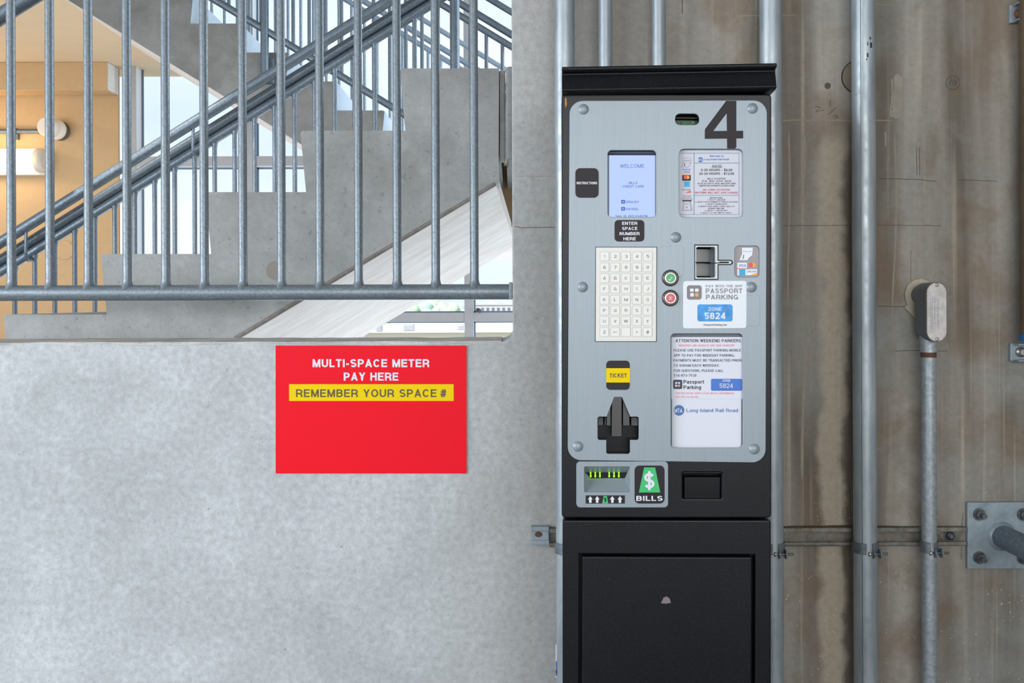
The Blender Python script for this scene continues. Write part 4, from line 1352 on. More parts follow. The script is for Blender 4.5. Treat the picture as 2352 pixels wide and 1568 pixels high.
# short free end left of the pay station
x0, x1 = P(1219.5, 1230, DW - 0.015).x, P(1262, 1230, DW - 0.015).x - 0.001
z0, z1 = P(1240, 1249, DW - 0.01).z, P(1240, 1207, DW - 0.01).z
r = empty('strut_channel', (x0, 0, z0), 'short galvanised channel end with an oval hole, left of the pay station', 'channel')
g = G(); g.box(x0, x1, -0.016, -0.001, z0, z1); g.build('web', M_PLATE, r, bevel=0.002)
g = G(); g.box(x0, x1, -0.021, -0.016, z1 - 0.012, z1); g.build('upper_lip', M_PLATE, r, bevel=0.001)
g = G(); g.box(x0, x1, -0.021, -0.016, z0, z0 + 0.012); g.build('lower_lip', M_PLATE, r, bevel=0.001)
p = P(1237, 1227, DW - 0.017)
g = G(); g.prism([(p.x + 0.010 * math.cos(t * .5236), p.z + 0.0075 * math.sin(t * .5236)) for t in range(12)], -0.0166, -0.0158); g.build('slot', M_RUST, r)

# base plate with pipe arm, right edge
bpx = empty('base_plate', P(2300, 1230, DW), 'galvanised steel plate with four bolts and a stub pipe at the right edge', 'bracket')
a_, b2 = P(2222, 1153.5, DW - 0.012), P(2378, 1306, DW - 0.012)
G().box(a_.x, b2.x, -0.012, -0.0005, b2.z, a_.z).build('plate', M_PLATE, bpx, bevel=0.0015)
for px, py in ((2249, 1180.5), (2249, 1280), (2350, 1181), (2350, 1281)):
    p = P(px, py, DW - 0.012)
    G().lathe((p.x, -0.012, p.z), (0, -1, 0), [(0, 0.0165), (0.003, 0.0165)], 22).build('washer', M_BOLT, bpx)
    G().lathe((p.x, -0.015, p.z), (0, -1, 0), [(0, 0.0125), (0.011, 0.0125)], 6).build('nut', M_BOLT, bpx)
    G().tube([(p.x, -0.02, p.z), (p.x, -0.042, p.z)], 0.0068, 12).build('stud', M_BOLT, bpx)
p = P(2301, 1231, DW - 0.012)
g = G(); g.tube([(p.x, -0.010, p.z), (p.x, -0.38, p.z), (p.x + 0.004, -0.43, p.z - 0.03), (p.x + 0.004, -0.45, p.z - 0.09), (p.x + 0.004, -0.45, 0)], 0.0302, 24)
g.build('pipe_arm', M_GALV_D, bpx)
g = G(); g.lathe((p.x, -0.012, p.z), (0, -1, 0), [(0, 0.0385), (0.004, 0.036), (0.009, 0.031)], 28); g.build('weld', M_PLATE, bpx)

# brown standpipe at the right edge with its brackets
sp = empty('standpipe', P(2372, 400, DW - 0.06) * 1.0, 'brown painted pipe with a blue tape band at the far right edge', 'pipe')
D = DW - 0.045
xp = P(2345, 400, D).x + 0.034
zb2 = P(2345, 786, D).z
G().tube([(xp, D - DW, P(2345, 770, D).z), (xp, D - DW, CEILZ)], 0.034, 24).build('pipe', M_BROWNP, sp)
G().tube([(xp, D - DW, P(2345, 783, D).z), (xp, D - DW, P(2345, 768, D).z)], 0.0352, 24).build('tape', M_BLUE, sp)
for py0, py1, mt in ((9, 50, M_RUST), (788, 829, M_CHROM)):
    a_, b2 = P(2325, py0, DW - 0.02), P(2400, py1, DW - 0.02)
    g = G(); g.box(a_.x, b2.x, -0.012, -0.0005, b2.z, a_.z); g.box(a_.x + .006, b2.x, -0.040, -0.012, a_.z - .004, a_.z); g.box(a_.x + .006, b2.x, -0.040, -0.012, b2.z, b2.z + .004)
    g.build('bracket', M_PLATE, sp, bevel=0.001)
    g = G(); g.lathe((P(2346, 400, DW - .02).x, -0.0125, (a_.z + b2.z) / 2), (0, -1, 0), [(0, 0.014), (0.006, 0.013), (0.007, 0.008), (0.014, 0.0075)], 18)
    g.build('bolt', mt, sp)

# ------------------------------------------------------------------ the pay station
TH = -math.radians(3.15)
MW = P(1531, 690, 2.0)
MET = empty('pay_station', (MW.x, 2.0 - DW, 0.0), 'tall black parking pay station with a silver face and the number 4', 'pay station', rz=TH)
RM = Matrix.Rotation(TH, 3, 'Z')
RI = RM.inverted()


def ML(px, py, w=0.0):
    """pixel -> local point on the plane w metres in front of the face"""
    d = RI @ ray(px, py); o_ = RI @ (CAM - MET.location)
    t = (-w - o_.y) / d.y
    return o_ + d * t


def MG(px, py, w=0.0):
    return MET.location + RM @ ML(px, py, w)


def lplate(name, pts, w0, w1, mat, parent=MET, bevel=0.0, seg=2):
    """solid plate: pixel outline on the face, from w0 (back) to w1 (front)"""
    q = [ML(x, y, w1) for x, y in pts]
    g = G(); g.prism([(v.x, v.z) for v in q], -w1, -w0)
    return g.build(name, mat, parent, local=True, bevel=bevel, seg=seg)


def holed(name, outline, holes, w0, w1, mat, parent=MET, bev=0.0):
    cu = bpy.data.curves.new('tmp', 'CURVE'); cu.dimensions = '2D'; cu.fill_mode = 'BOTH'
    cu.extrude = (w1 - w0) / 2 - bev; cu.bevel_depth = bev; cu.bevel_resolution = 2
    if bev: cu.offset = -bev
    for pts in [outline] + holes:
        sp_ = cu.splines.new('POLY'); sp_.points.add(len(pts) - 1)
        for i, (x, y) in enumerate(pts):
            v = ML(x, y, w1); sp_.points[i].co = (v.x, v.z, 0, 1)
        sp_.use_cyclic_u = True
    ob = bpy.data.objects.new('tmp', cu)
    me = bpy.data.meshes.new_from_object(ob)
    wm = (w0 + w1) / 2
    for v in me.vertices: v.co = (v.co.x, -wm - v.co.z, v.co.y)
    me.materials.clear(); me.materials.append(mat)
    for p_ in me.polygons: p_.use_smooth = False; p_.material_index = 0
    me.name = name
    bpy.data.objects.remove(ob); bpy.data.curves.remove(cu)
    o = bpy.data.objects.new(name, me); COL.objects.link(o); o.parent = parent
    return o


def mart(art, name, parent, base):
    return art.build(name, parent, MG, base)


def mx(g, name, mat, parent=MET, **k):
    return g.build(name, mat, parent, local=True, **k)


L0, R0 = ML(1290, 700).x, ML(1771, 700).x
Zbot = ML(1530, 1190).z; Ztop = ML(1530, 215).z; Zcap = ML(1530, 152).z
DEP = 0.27
# hole outlines
h_slot = rr(1551, 261, 1606, 286.5, 11)
h_scr = rr(1396, 345, 1507, 498, 9)
h_info = rr(1560, 342, 1707, 499, 12)
h_card = rr(1687.5, 564.5, 1744.5, 636.5, 10)
h_post = rr(1541, 766, 1706, 1028.5, 9)
h_tick = [(1411, 912), (1428.5, 912), (1447.5, 957), (1464, 957), (1467, 960), (1467, 1007), (1464, 1010), (1447, 1010), (1447, 1039), (1444, 1042), (1396, 1042), (1393, 1039), (1393, 1010), (1376, 1010), (1373, 1007), (1373, 960), (1376, 957), (1394, 957)]
h_read = [(1595.5, 562), (1650, 562), (1650, 597), (1678, 597), (1683, 600), (1683, 605), (1678, 608), (1650, 608), (1650, 642), (1595.5, 642)]
holes = [h_slot, h_scr, h_info, h_card, h_post, h_tick, h_read]
# black body: front shell with the openings, then the solid back
body_out = rr(1290, 216, 1772, 1189, 9)
holed('body_front', body_out, holes + [rr(1342.5, 1071, 1447, 1131, 3, 2), rr(1568, 1085, 1658, 1145, 2, 2)], -0.05, 0.0, M_BLACK, bev=0.003)
g = G(); g.box(L0 + 0.001, R0 - 0.001, 0.051, DEP, Zbot + 0.002, Ztop - 0.002); mx(g, 'cabinet', M_BLACK, bevel=0.004)
# face plate
face_out = []
for (cx_, cy_, a0) in ((1731, 261, -90), (1728, 1031, 0), (1335, 1026, 90), (1339, 262, 180)):
    r_ = 31
    for i in range(9):
        t = math.radians(a0 + 90 * i / 8); face_out.append((cx_ + r_ * math.cos(t), cy_ + r_ * math.sin(t)))
fp = holed('face_plate', face_out, holes, 0.0, 0.006, M_FACE, bev=0.0012)
WF = 0.006
# roof cap: lip, recessed band, sloping fascia with a rolled lower edge
capL, capR = ML(1291, 180).x - 0.0005, ML(1777, 180).x
g = G()
def capz(py): return ML(1531, py, 0.02).z
prof = [(-0.012, capz(150.5)), (-0.030, capz(152)), (-0.032, capz(156)), (-0.030, capz(161.5)), (-0.018, capz(163.5)), (-0.016, capz(166)), (-0.026, capz(199)), (-0.0285, capz(204)), (-0.026, capz(208.5)), (-0.012, capz(210.5)), (DEP, capz(210.5)), (DEP, capz(150.5))]
n = len(prof)
V = [(capL, y, z) for y, z in prof] + [(capR, y, z) for y, z in prof]
g.add(V, [list(range(n)), list(range(2 * n - 1, n - 1, -1))])
g.add(V, [(i, (i + 1) % n, n + (i + 1) % n, n + i) for i in range(n)], 0, False)
mx(g, 'roof_cap', M_BLACK, bevel=0.0015, seg=2)
# lower cabinet with recessed door
zf = 0.0
Zl = ML(1530, 1194.5).z
low_out = rr(1292, 1194.5, 1771, 1900, 6)
lc = holed('lower_cabinet', low_out, [[(1331, 1272), (1735, 1274), (1733, 1850), (1329, 1850)]], -0.03, -0.001, M_BLACK, bev=0.003)
g = G(); zl_ = ML(1530, 1900).z
g.box(L0 + 0.002, R0 - 0.002, 0.031, DEP, 0.0, Zl - 0.003)
g.box(L0 + 0.002, R0 - 0.002, 0.001, 0.031, 0.0, zl_ + 0.004)
mx(g, 'pedestal', M_BLACK, bevel=0.003)
dr = lplate('cabinet_door', [(1337, 1277), (1728, 1279), (1726, 1844), (1335, 1844)], -0.026, 0.002, M_BLACK, bevel=0.004, seg=3)
g = G()
for pts_ in ([(1518, 1385), (1524, 1372), (1531, 1369), (1538, 1374), (1541, 1384), (1530, 1386)],):
    g.add([ML(x, y, 0.0026) for x, y in pts_], [list(range(len(pts_)))])
mx(g, 'lock_scuff', plain('bare_metal_scuff', c(128, 116, 122), 0.5, 0.4), dr)

# bolts on the face plate
p0 = None
for px, py in ((1340, 251), (1728, 249), (1552, 545), (1338, 659), (1725.5, 659.5), (1327, 1025), (1732, 1031)):
    q = ML(px, py, WF)
    if p0 is None:
        g = G(); g.lathe((0, 0, 0), (0, -1, 0), [(-0.001, 0.0118), (0.0002, 0.0118), (0.0012, 0.0108), (0.0035, 0.0085), (0.0048, 0.0055), (0.0054, 0.002)], 26)
        o = mx(g, 'dome_bolt', M_FACE); p0 = o
    else:
        o = p0.copy(); COL.objects.link(o); o.parent = MET
    o.location = q

# number 4
a = Art()
a.poly([(1667.8, 231.5), (1691, 231.5), (1668.8, 260.4), (1638, 301.3), (1619, 318.5), (1619, 296.8)], M_LBL, 0)
a.poly([(1668.6, 232), (1691.3, 231.5), (1691.3, 338), (1688, 341.3), (1670.3, 341.3)], M_LBL, 1)
a.poly([(1619, 301), (1706.9, 300.2), (1706.9, 317.6), (1619, 318.7)], M_LBL, 2)
mart(a, 'number_decal', MET, WF + 0.0003)

# little window with circuit board
sw = lplate('sensor_window', rr(1549, 259, 1608, 289, 11), -0.045, -0.03, M_BPLAST)
q1, q2_ = ML(1556, 280.5, -0.028), ML(1603, 280.5, -0.028)
a = Art(); a.poly([(1556, 278), (1603, 278), (1601, 288), (1558, 288)], M_PCB, 0); a.rect(1590, 279, 1594, 283, M_GREY, 1); a.rect(1562, 280, 1566, 284, M_KTXT, 1)
mart(a, 'circuit_board', sw, -0.0285)
g = G(); g.tube([ML(1550, 271, -0.02), ML(1607, 271, -0.02)], 0.0022, 10); mx(g, 'light_pipe', M_CHROMD, sw)

# screen
sc = lplate('screen', [(1394, 343), (1509, 343), (1509, 500), (1394, 500)], -0.03, -0.02, M_BEZ)
a = Art(); a.rect(1399, 356.5, 1505, 501, M_SCR, 0); mart(a, 'display', sc, -0.0165)
Z5 = lambda x, y: (1260 + x / 4.356, 130 + y / 4.356)
a = Art(Z5)
a.text('WELCOME', 715, 958, 1076, 1112, M_SBLU, 0.1, 0)
a.text('- BILLS', 780, 888, 1251, 1275, M_SBLU, 0.13, 0)
a.text('- CREDIT CARD', 718, 955, 1286, 1310, M_SBLU, 0.13, 0)
a.rrect(727, 1433, 765, 1470, 6, M_SBLU, 0); a.rrect(727, 1504, 765, 1540, 6, M_SBLU, 0)
a.circle(746, 1452, 10, M_SCR, 1); a.circle(746, 1452, 5, M_SBLU, 2); a.circle(746, 1522, 10, M_SCR, 1); a.circle(746, 1522, 5, M_SBLU, 2)
a.text('ENGLISH', 775, 900, 1441, 1464, M_SBLU, 0.13, 0)
a.text('ESPAÑOL', 775, 905, 1513, 1536, M_SBLU, 0.13, 0)
a.z = lambda x, y: (x, y)
a.text('Sept. 30, 2022 03:40 PM', 1414, 1487, 493.5, 498.5, M_SBLU, 0.14, 0)
mart(a, 'screen_text', sc, -0.0155)
g = G(); q1, q2_ = ML(1397, 350, -0.012), ML(1506, 350, -0.012); g.tube([q1, q2_], 0.0042, 10); mx(g, 'inner_bezel', M_BEZ, sc)

# info card
ic = lplate('info_card', rr(1559, 344, 1706, 500, 12), -0.010, -0.004, M_PAPER)
Z6 = lambda x, y: (1540 + x / 8.711, 330 + y / 8.711)
a = Art(Z6); K = M_KTXT
a.rect(190, 182, 1375, 192, M_TEAL, 0); a.rect(190, 1410, 1375, 1418, M_TEAL, 0); a.rect(1368, 190, 1377, 1412, M_TEAL, 0)
a.rect(465, 190, 478, 1412, M_TEAL, 0); a.rect(478, 380, 1370, 392, M_TEAL, 0); a.rect(478, 1026, 1370, 1037, M_TEAL, 0)
mart(a, 'card_border', ic, -0.0037)
a = Art(Z6)
a.text('Welcome to', 783, 1058, 228, 264, M_MTA, .19, 0); a.text('Long Island Rail Road', 675, 1168, 293, 330, M_MTA, .17, 0)
a.text('RATE:', 833, 1028, 424, 470, K, .17, 0, italic=.2); a.rect(815, 474, 1028, 480, K, 0)
a.text('0-20 HOURS - $6.00', 610, 1238, 500, 548, K, .18, 0); a.text('20-24 HOURS - $12.00', 573, 1272, 573, 621, K, .18, 0)
a.text('BILLS ACCEPTED', 740, 1102, 683, 714, K, .17, 0); a.text('$1.00 - $5.00 - $10.00 - $20.00', 632, 1212, 731, 760, K, .17, 0)
a.text('ALSO ACCEPTS VISA, MASTERCARD', 543, 1303, 778, 809, K, .17, 0); a.text('AMERICAN EXPRESS & DISCOVER', 568, 1278, 824, 855, K, .17, 0)
a.text('NO COINS ACCEPTED', 652, 1190, 904, 938, M_REDT, .18, 0); a.text('MACHINE WILL NOT GIVE CHANGE', 495, 1350, 959, 996, M_REDT, .18, 0)
a.text('INSTRUCTIONS:', 785, 1045, 1069, 1094, K, .17, 0, italic=.15)
a.text('1. SELECT LANGUAGE', 735, 1097, 1109, 1134, K, .17, 0, italic=.15)
a.text('2. SELECT SPACE NUMBER OF VEHICLE LOCATION', 497, 1337, 1152, 1177, K, .17, 0, italic=.15)
a.text('3. SELECT DESIRED RATE', 705, 1128, 1196, 1221, K, .17, 0, italic=.15)
a.text('4. INSERT VALID CREDIT CARDS / BILLS TO', 555, 1278, 1240, 1266, K, .17, 0, italic=.15)
a.text('DESIRED TIME LIMIT', 750, 1080, 1282, 1307, K, .17, 0, italic=.15)
a.text('5. SELECT ~ FOR RECEIPT', 685, 1143, 1324, 1348, K, .17, 0, italic=.15)
a.text('6. SELECT ! AT ANY TIME TO CANCEL.', 600, 1225, 1370, 1394, K, .17, 0, italic=.15)
mart(a, 'card_lettering', ic, -0.0037)
a = Art(Z6)
a.circle(600, 320, 52, M_MTA, 0); a.text('MTA', 548, 640, 300, 342, M_WTXT, .18, 1)
a.ring(248, 283, 412, 400, 8, M_GREY, 0); a.rect(262, 330, 395, 345, M_GREY, 0)
a.poly([(262, 368), (400, 368), (385, 440), (345, 472), (215, 472)], M_GREY, 1); a.poly([(270, 375), (392, 375), (375, 436), (340, 462), (228, 464)], M_PAPER, 2); a.rect(275, 390, 290, 450, M_KTXT, 3)
a.rect(232, 508, 405, 522, M_BADGE, 0); a.text('VISA', 262, 385, 542, 582, M_BADGE, .2, 0, italic=.2); a.rect(232, 598, 405, 612, M_ORNG, 0)
a.rect(235, 628, 405, 738, M_LBL, 0); a.circle(345, 672, 36, M_ORNG, 1); a.circle(297, 672, 36, M_REDP, 2)
a.ring(238, 746, 404, 866, 3, M_GREY, 0); a.rect(272, 752, 383, 858, M_LBLU, 0)
a.text('DISCOVER', 235, 395, 906, 932, M_ICON, .2, 0); a.poly([(290, 982), (408, 935), (408, 982)], M_REDP, 0)
a.text('$1.00, $5.00', 250, 410, 1028, 1050, M_GTXT, .14, 0); a.text('$10.00, $20.00', 246, 414, 1056, 1078, M_GTXT, .14, 0); a.text('in any direction', 208, 445, 1084, 1108, M_GTXT, .16, 0)
a.rect(238, 1122, 420, 1155, M_KTXT, 1); a.poly([(270, 1150), (390, 1150), (440, 1338), (240, 1338)], M_GREY, 2)
a.poly([(285, 1165), (378, 1165), (410, 1320), (262, 1320)], M_PAPER, 3); a.circle(325, 1270, 22, M_GREY, 4); a.rect(290, 1195, 360, 1215, M_GREY, 4)
mart(a, 'card_icons', ic, -0.0037)

# label plates
il = lplate('instructions_label', rr(1321.5, 386, 1375, 454, 11), WF - 0.001, WF + 0.0008, M_LBL)
a = Art(Z5); a.text('INSTRUCTIONS', 281, 487, 1251, 1277, M_WTXT, .19, 0); mart(a, 'lettering', il, WF + 0.0011)
el = lplate('space_number_label', rr(1411.5, 505, 1480, 554.5, 9), WF - 0.001, WF + 0.0008, M_LBL)
Zk = lambda x, y: (1290 + x / 4.9, 480 + y / 4.9)
a = Art(Zk)
for s_, x0_, x1_, y0_, y1_ in (('ENTER', 680, 852, 142, 178), ('SPACE', 680, 852, 200, 236), ('NUMBER', 652, 877, 258, 294), ('HERE', 695, 835, 316, 352)):
    a.text(s_, x0_, x1_, y0_, y1_, M_WTXT, .19, 0)
mart(a, 'lettering', el, WF + 0.0011)
tl_ = lplate('ticket_label', rr(1392.5, 828, 1446.5, 895, 9), WF - 0.001, WF + 0.0008, M_LBL)
Zp = lambda x, y: (1300 + x / 4.9, 760 + y / 4.9)
a = Art(Zp); a.rect(453, 418, 720, 579, M_YEL, 0); a.text('TICKET', 490, 685, 477, 523, M_BTXT, .2, 1); mart(a, 'yellow_band', tl_, WF + 0.0011)

# keypad
fr = lplate('keypad', [(1367.5, 566.5), (1509.5, 566.5), (1508.5, 785), (1366.5, 785)], WF - 0.001, WF + 0.0006, M_KTXT)
kp = lplate('key_panel', [(1369, 568), (1508, 568), (1507, 783.5), (1368.3, 783.5)], WF + 0.0004, WF + 0.0016, M_KEYP, fr, bevel=0.0005)
rows = ['12345', '67890', 'ABCDE', 'FGHIJ', 'KLMNO', 'PQRST', 'UVWXY', 'Z< *#']
kx = [483, 604.5, 726, 848, 970]; ky = [532, 655, 777, 897, 1019, 1140, 1261, 1384]
base = WF + 0.0016
for j, row in enumerate(rows):
    for i, ch in enumerate(row):
        g = G()
        cx_, cy_ = kx[i] - j * 0.35, ky[j]
        def pl_(hw_, r_, w0_, w1_, m_):
            q = [ML(*Zk(x, y), w1_) for x, y in rr(cx_ - hw_, cy_ - hw_, cx_ + hw_, cy_ + hw_, r_, 3)]
            g.prism([(v.x, v.z) for v in q], -w1_, -w0_, m_)
        pl_(52, 9, base - 0.0002, base + 0.0004, 1)
        pl_(49, 7, base, base + 0.0009, 0)
        if ch != ' ':
            hh = 17; ww = {'1': 9, 'I': 3, 'J': 11, 'W': 23, 'M': 20, '*': 10, '<': 22}.get(ch, 15)
            for q in text_polys(ch, cx_ - ww, cx_ + ww, cy_ - hh, cy_ + hh, .14):
                g.add([ML(*Zk(x, y), base + 0.0012) for x, y in q], [list(range(len(q)))], 2)
        mx(g, 'key', [M_KEY, M_KEYE, M_GTXT if (i + j) % 3 == 0 else M_ICON], fr)

# faint embossed blanks
for x0_, y0_, x1_, y1_ in ((1513, 565, 1570.5, 636), (1688, 677, 1745.5, 749)):
    lplate('blank_cover', rr(x0_, y0_, x1_, y1_, 9), WF - 0.001, WF + 0.0006, M_FACE, bevel=0.0004)
# push buttons
Zb = lambda x, y: (1500 + x / 5.6, 500 + y / 5.6)
for (zx, zy, mt, nm) in ((221, 774, M_BTNG, 'confirm_button'), (221, 1032, M_BTNR, 'cancel_button')):
    q = ML(*Zb(zx, zy), WF)
    g = G(); g.lathe((q.x, -WF, q.z), (0, -1, 0), [(-0.001, 0.0182), (0.002, 0.0182), (0.0052, 0.0165), (0.0058, 0.0142), (0.004, 0.0135)], 36)
    b_o = mx(g, nm, M_CHROMD)
    g = G(); g.lathe((q.x, -WF, q.z), (0, -1, 0), [(0.003, 0.0134), (0.0062, 0.0132), (0.0068, 0.0118)], 36); mx(g, 'inner_ring', M_CHROM, b_o)
    g = G(); g.lathe((q.x, -WF, q.z), (0, -1, 0), [(0.005, 0.0098), (0.0075, 0.0098), (0.0078, 0.0092)], 32); mx(g, 'button_cap', mt, b_o)
    a = Art(Zb)
    if nm == 'confirm_button':
        for q_ in ribbon([(200, 785), (216, 806), (243, 758)], 9, 'b', 'b', None): a.poly(q_, M_WTXT, 0)
    else:
        for sg in ([(207, 1012), (237, 1054)], [(237, 1012), (207, 1054)]):
            for q_ in ribbon(sg, 9, 'b', 'b', None): a.poly(q_, M_WTXT, 0)
    mart(a, 'button_symbol', b_o, WF + 0.0082)

# card reader
cr = holed('card_reader', [(1597, 563.5), (1648.5, 563.5), (1648.5, 598.5), (1677, 598.5), (1681, 601), (1681, 604), (1677, 606.5), (1648.5, 606.5), (1648.5, 640.5), (1597, 640.5)],
           [rr(1599.5, 567, 1643, 637, 4, 3), [(1653, 601), (1674, 601), (1674, 604), (1653, 604)]], -0.004, WF + 0.0015, M_READ, bev=0.0006)
lplate('reader_well', [(1590, 555), (1690, 555), (1690, 650), (1590, 650)], -0.046, -0.036, M_DARK, cr)
for y0_, y1_ in ((572, 601.5), (605, 634)):
    g = G()
    V = [ML(1599, y0_, -0.004), ML(1632, y0_, -0.030), ML(1632, y1_, -0.030), ML(1599, y1_, -0.004)]
    V2 = [v + Vector((0, 0.006, 0)) for v in V]
    g.add(V + V2, [(0, 1, 2, 3), (4, 5, 6, 7), (0, 1, 5, 4), (1, 2, 6, 5), (2, 3, 7, 6), (3, 0, 4, 7)])
    mx(g, 'guide_ramp', M_READ, cr, bevel=0.0008)
g = G(); q = [ML(x, y, -0.030) for x, y in ((1632, 568), (1645, 568), (1645, 637), (1632, 637))]
g.prism([(v.x, v.z) for v in q], 0.028, 0.034); mx(g, 'side_wall', plain('reader_side_grey', c(120, 128, 136), 0.5), cr)
a = Art(Zb)
for q_ in ribbon([(545, 572), (585, 580), (640, 584), (715, 592), (790, 582), (860, 578), (975, 574)], 12, 'b', 'b', None): a.poly(q_, M_DARK, 0)
mart(a, 'card_slot', cr, WF + 0.0018)

# card symbols window
cwn = lplate('card_symbol_window', rr(1686, 563, 1746, 638, 10), -0.006, 0.001, plain('tinted_window', c(118, 110, 114), 0.25))
a = Art(Zb)
a.poly([(1143, 385), (1282, 385), (1276, 480), (1232, 515), (1212, 545), (1112, 545), (1145, 462)], M_STICK, 0)
a.rect(1153, 430, 1268, 437, M_GREY, 1); a.poly([(1158, 480), (1172, 470), (1165, 528), (1150, 530)], M_ICON, 1)
a.rect(1083, 577, 1207, 655, M_STICK, 0); a.text('VISA', 1102, 1192, 597, 630, M_BADGE, .18, 1, italic=.2); a.rect(1083, 645, 1207, 653, M_ORNG, 1)
a.circle(1293, 607, 27, M_ORNG, 0); a.circle(1258, 607, 27, M_REDP, 1)
a.rect(1083, 660, 1207, 740, M_STICK, 0); a.rect(1108, 660, 1187, 740, M_LBLU, 1)
a.rect(1210, 660, 1337, 740, M_STICK, 0); a.text('DISCOVER', 1220, 1328, 680, 702, M_ICON, .18, 1); a.poly([(1240, 740), (1337, 705), (1337, 740)], M_ORNG, 1)
mart(a, 'card_symbols', cwn, 0.0015)

# app sticker
st = lplate('app_sticker', [(x + (y - 700) * -0.004 + 0.5, y - (x - 1640) * 0.006) for x, y in rr(1568.5, 645, 1714, 753.5, 6)], WF - 0.0005, WF + 0.0009, M_STICK)
a = Art(Zb)
a.rrect(435, 868, 625, 1052, 34, M_ICON, 0)
for x0_, y0_, x1_, y1_ in ((475, 910, 522, 950), (540, 910, 586, 950), (478, 968, 524, 1012)): a.rrect(x0_, y0_, x1_, y1_, 8, M_STICK, 1)
a.circle(562, 990, 23, M_ORNG, 1)
a.text('PAY WITH THE APP', 678, 1147, 862, 894, M_GTXT, .16, 0, gap=.16); a.text('PASSPORT', 678, 1147, 908, 970, M_GTXT, .17, 0, gap=.16); a.text('PARKING', 680, 1093, 988, 1050, M_GTXT, .17, 0, gap=.16)
mart(a, 'sticker_lettering', st, WF + 0.0013)
a = Art(Zb)
a.rrect(570, 1113, 1022, 1332, 30, M_CYAN, 0); a.text('ZONE', 710, 880, 1152, 1195, M_WTXT, .16, 1); a.text('5824', 662, 932, 1218, 1302, M_WTXT, .19, 1)
a.text('PassportParking.com', 652, 948, 1364, 1388, M_KTXT, .16, 0)
mart(a, 'zone_badge', st, WF + 0.0013)

# notice window
nw = lplate('notice_frame', [(1539, 764), (1708, 764), (1708, 1031), (1539, 1031)], -0.010, -0.006, plain('window_backing', c(98, 102, 112), 0.5, bump=0.3, bscale=300))
up = lplate('upper_notice', [(1542, 773.8), (1705, 773.8), (1705, 916), (1542, 916)], -0.0045, -0.0035, M_PAPER2, nw)
lo = lplate('lower_notice', [(1543.5, 912), (1703, 912), (1703, 1023), (1699, 1027.5), (1543.5, 1029)], -0.0058, -0.0048, M_PAPER2, nw)
a = Art(Zp); K = M_NAVY
a.text('ATTENTION WEEKEND PARKERS', 1233, 1970, 91, 126, M_KTXT, .16, 0)
a.text('WEEKENDS AND HOLIDAYS ARE FREE, HOWEVER', 1268, 1893, 152, 172, M_PINK, .15, 0)
a.text('PLEASE USE PASSPORT PARKING MOBILE', 1213, 1968, 202, 230, K, .15, 0)
a.text('APP TO PAY FOR WEEKDAY PARKING.', 1213, 1895, 259, 288, K, .15, 0)
a.text('PAYMENTS MUST BE TRANSACTED PRIOR', 1210, 1975, 315, 344, K, .15, 0)
a.text('TO 9:00AM EACH WEEKDAY.', 1213, 1727, 373, 401, K, .15, 0)
a.text('FOR QUESTIONS, PLEASE CALL', 1213, 1772, 431, 460, K, .15, 0)
a.text('516-873-7530', 1213, 1468, 485, 513, K, .15, 0)
a.text('POSTED RATES APPLY PLUS $0.25 CONVENIENCE', 1235, 1893, 690, 710, M_PINK, .14, 0); a.text('FEE PER 24 HR USE', 1235, 1490, 731, 751, M_PINK, .14, 0)
a.rrect(1205, 548, 1308, 652, 18, M_NAVY, 0)
for x0_, y0_, x1_, y1_ in ((1228, 574, 1252, 594), (1260, 574, 1284, 594), (1228, 604, 1252, 626)): a.rrect(x0_, y0_, x1_, y1_, 5, M_PAPER2, 1)
a.circle(1272, 615, 13, M_ORNG, 1)
a.text('Passport', 1322, 1555, 550, 592, M_KTXT, .17, 0); a.text('Parking', 1322, 1520, 611, 653, M_KTXT, .17, 0)
a.rrect(1632, 537, 1980, 672, 16, M_BADGE, 0); a.text('ZONE', 1762, 1850, 546, 570, M_WTXT, .15, 1); a.text('5824', 1727, 1880, 590, 640, M_WTXT, .12, 1)
mart(a, 'notice_lettering', up if False else nw, -0.0031)
a = Art(Zp)
a.circle(1272, 892, 60, M_MTA, 0, 30); a.text('MTA', 1220, 1310, 872, 918, M_WTXT, .17, 1); a.text('Long Island Rail Road', 1357, 1935, 873, 912, M_MTA, .15, 0)
mart(a, 'railroad_logo', nw, -0.0044)

# ticket chute
tk = lplate('ticket_chute', [(1368, 905), (1472, 905), (1472, 1046), (1368, 1046)], -0.046, -0.042, M_BPLAST)
def chute(x0_, x1_, y0_, y1_, w0_, w1_, nm):
    g = G()
    V = [ML(x0_, y0_, w0_), ML(x1_, y0_, w0_), ML(x1_, y1_, w1_), ML(x0_, y1_, w1_)]
    V2 = [Vector((v.x, 0.045, v.z)) for v in V]
    g.add(V + V2, [(0, 1, 2, 3), (4, 5, 6, 7), (0, 1, 5, 4), (1, 2, 6, 5), (2, 3, 7, 6), (3, 0, 4, 7)])
    return mx(g, nm, M_BPLAST, tk, bevel=0.0012)
chute(1404.8, 1428.6, 910, 1003, 0.000, 0.010, 'tongue')
chute(1393, 1403.5, 912, 978, -0.010, -0.002, 'guide_rib'); chute(1430, 1446.5, 912, 978, -0.010, -0.002, 'guide_rib')
chute(1388, 1393, 957, 977, -0.012, -0.008, 'guide_rib')
chute(1373, 1386, 957, 977, -0.010, -0.006, 'side_block'); chute(1449, 1467, 957, 978, -0.010, -0.006, 'side_block')

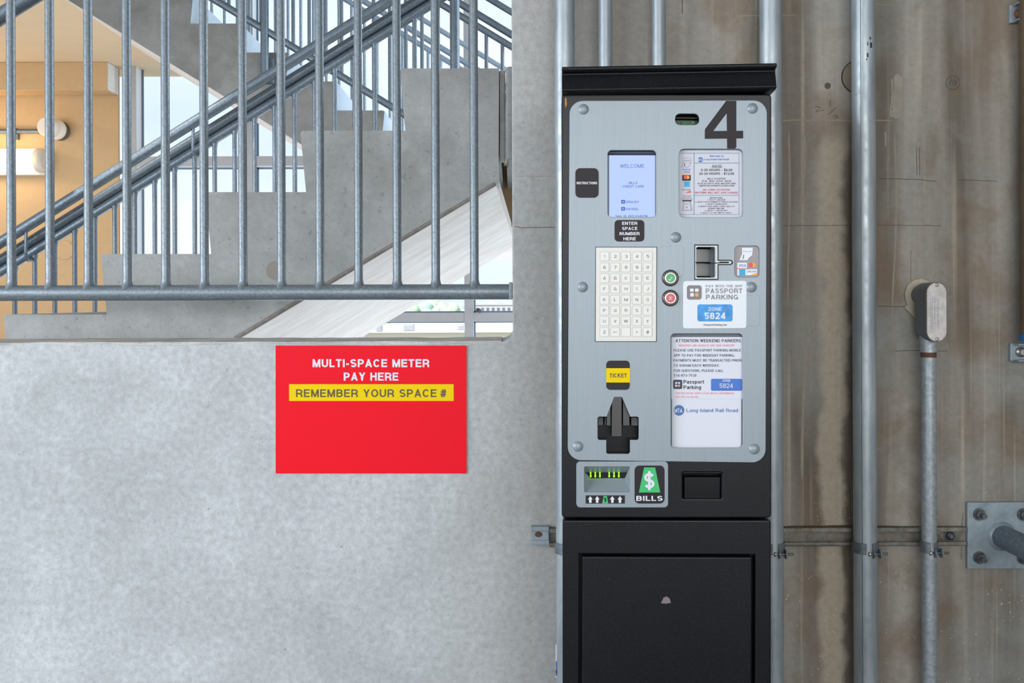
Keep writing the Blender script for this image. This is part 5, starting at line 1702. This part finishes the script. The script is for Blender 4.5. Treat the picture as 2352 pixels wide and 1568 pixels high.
# bill acceptor
Zm = lambda x, y: (1270 + x / 4.523, 1040 + y / 4.523)
ba = holed('bill_acceptor', [Zm(x, y) for x, y in rr(243, 88, 1198, 567, 42)], [[Zm(x, y) for x, y in rr(327, 142, 800, 408, 10, 3)]], 0.0002, 0.006, M_FACE, bev=0.001)
g = G()
o1 = [Zm(*p_) for p_ in ((327, 142), (800, 142), (800, 408), (327, 408))]
i1 = [Zm(*p_) for p_ in ((335, 200), (775, 200), (745, 262), (385, 262))]
V = [ML(x, y, 0.003) for x, y in o1] + [ML(x, y, -0.022) for x, y in i1]
g.add(V, [(0, 1, 5, 4), (1, 2, 6, 5), (2, 3, 7, 6), (3, 0, 4, 7)])
mx(g, 'mouth', M_FACE, ba)
lplate('slot', [Zm(*p_) for p_ in ((300, 150), (830, 150), (830, 300), (300, 300))], -0.034, -0.023, M_DARK, ba)
g = G()
for lx in (392, 440, 488, 585, 635, 685):
    for yy in (209, 246):
        q = ML(*Zm(lx, yy), -0.020); g.lathe(q, (0, -1, 0), [(-.002, 0.0019), (0.001, 0.0015)], 8)
    q = [ML(*Zm(lx + dx, dy), -0.0205) for dx, dy in ((-4, 214), (4, 214), (9, 243), (-9, 243))]
    g.add(q, [(0, 1, 2, 3)])
mx(g, 'led_row', M_LED, ba)
a = Art(Zm)
a.rect(340, 440, 747, 525, M_LBL, 0)
for ax_ in (388, 460, 617, 696):
    a.poly([(ax_, 448), (ax_ + 25, 482), (ax_ + 13, 482), (ax_ + 13, 517), (ax_ - 13, 517), (ax_ - 13, 482), (ax_ - 25, 482)], M_WTXT, 1)
a.poly([(527, 446), (560, 446), (575, 523), (512, 523)], M_GRN, 1); a.text('$', 530, 557, 465, 505, M_LBL, .18, 2)
mart(a, 'arrow_strip', ba, 0.0064)
a = Art(Zm)
a.rrect(848, 130, 1160, 525, 50, M_LBL, 0); a.poly([(947, 150), (1062, 150), (1115, 410), (893, 410)], M_GRN, 1)
a.text('$', 948, 1055, 208, 366, M_WTXT, .17, 2); a.text('BILLS', 866, 1140, 445, 497, M_WTXT, .19, 1, gap=.14)
mart(a, 'bills_label', ba, 0.0064)

# lock flap in the black front
lf = lplate('lock_flap', [Zm(*p_) for p_ in ((1362, 250), (1742, 250), (1738, 470), (1362, 470))], -0.04, -0.012, M_BPLAST, bevel=0.0015)
lplate('lock_well', [(1562, 1080), (1664, 1080), (1664, 1150), (1562, 1150)], -0.05, -0.038, M_DARK)
g = G(); g.tube([ML(*Zm(1350, 204), 0.001), ML(*Zm(1748, 204), 0.001)], 0.0022, 8); mx(g, 'flap_lip', M_BLACK, lf)
# yellow chip on the paint, upper left edge
g = G(); g.add([ML(x, y, 0.0008) for x, y in ((1298, 226), (1301, 224), (1302, 240), (1299, 248), (1297.5, 238))], [(0, 1, 2, 3, 4)]); mx(g, 'paint_chip', plain('chipped_ochre', c(176, 128, 52), 0.7))
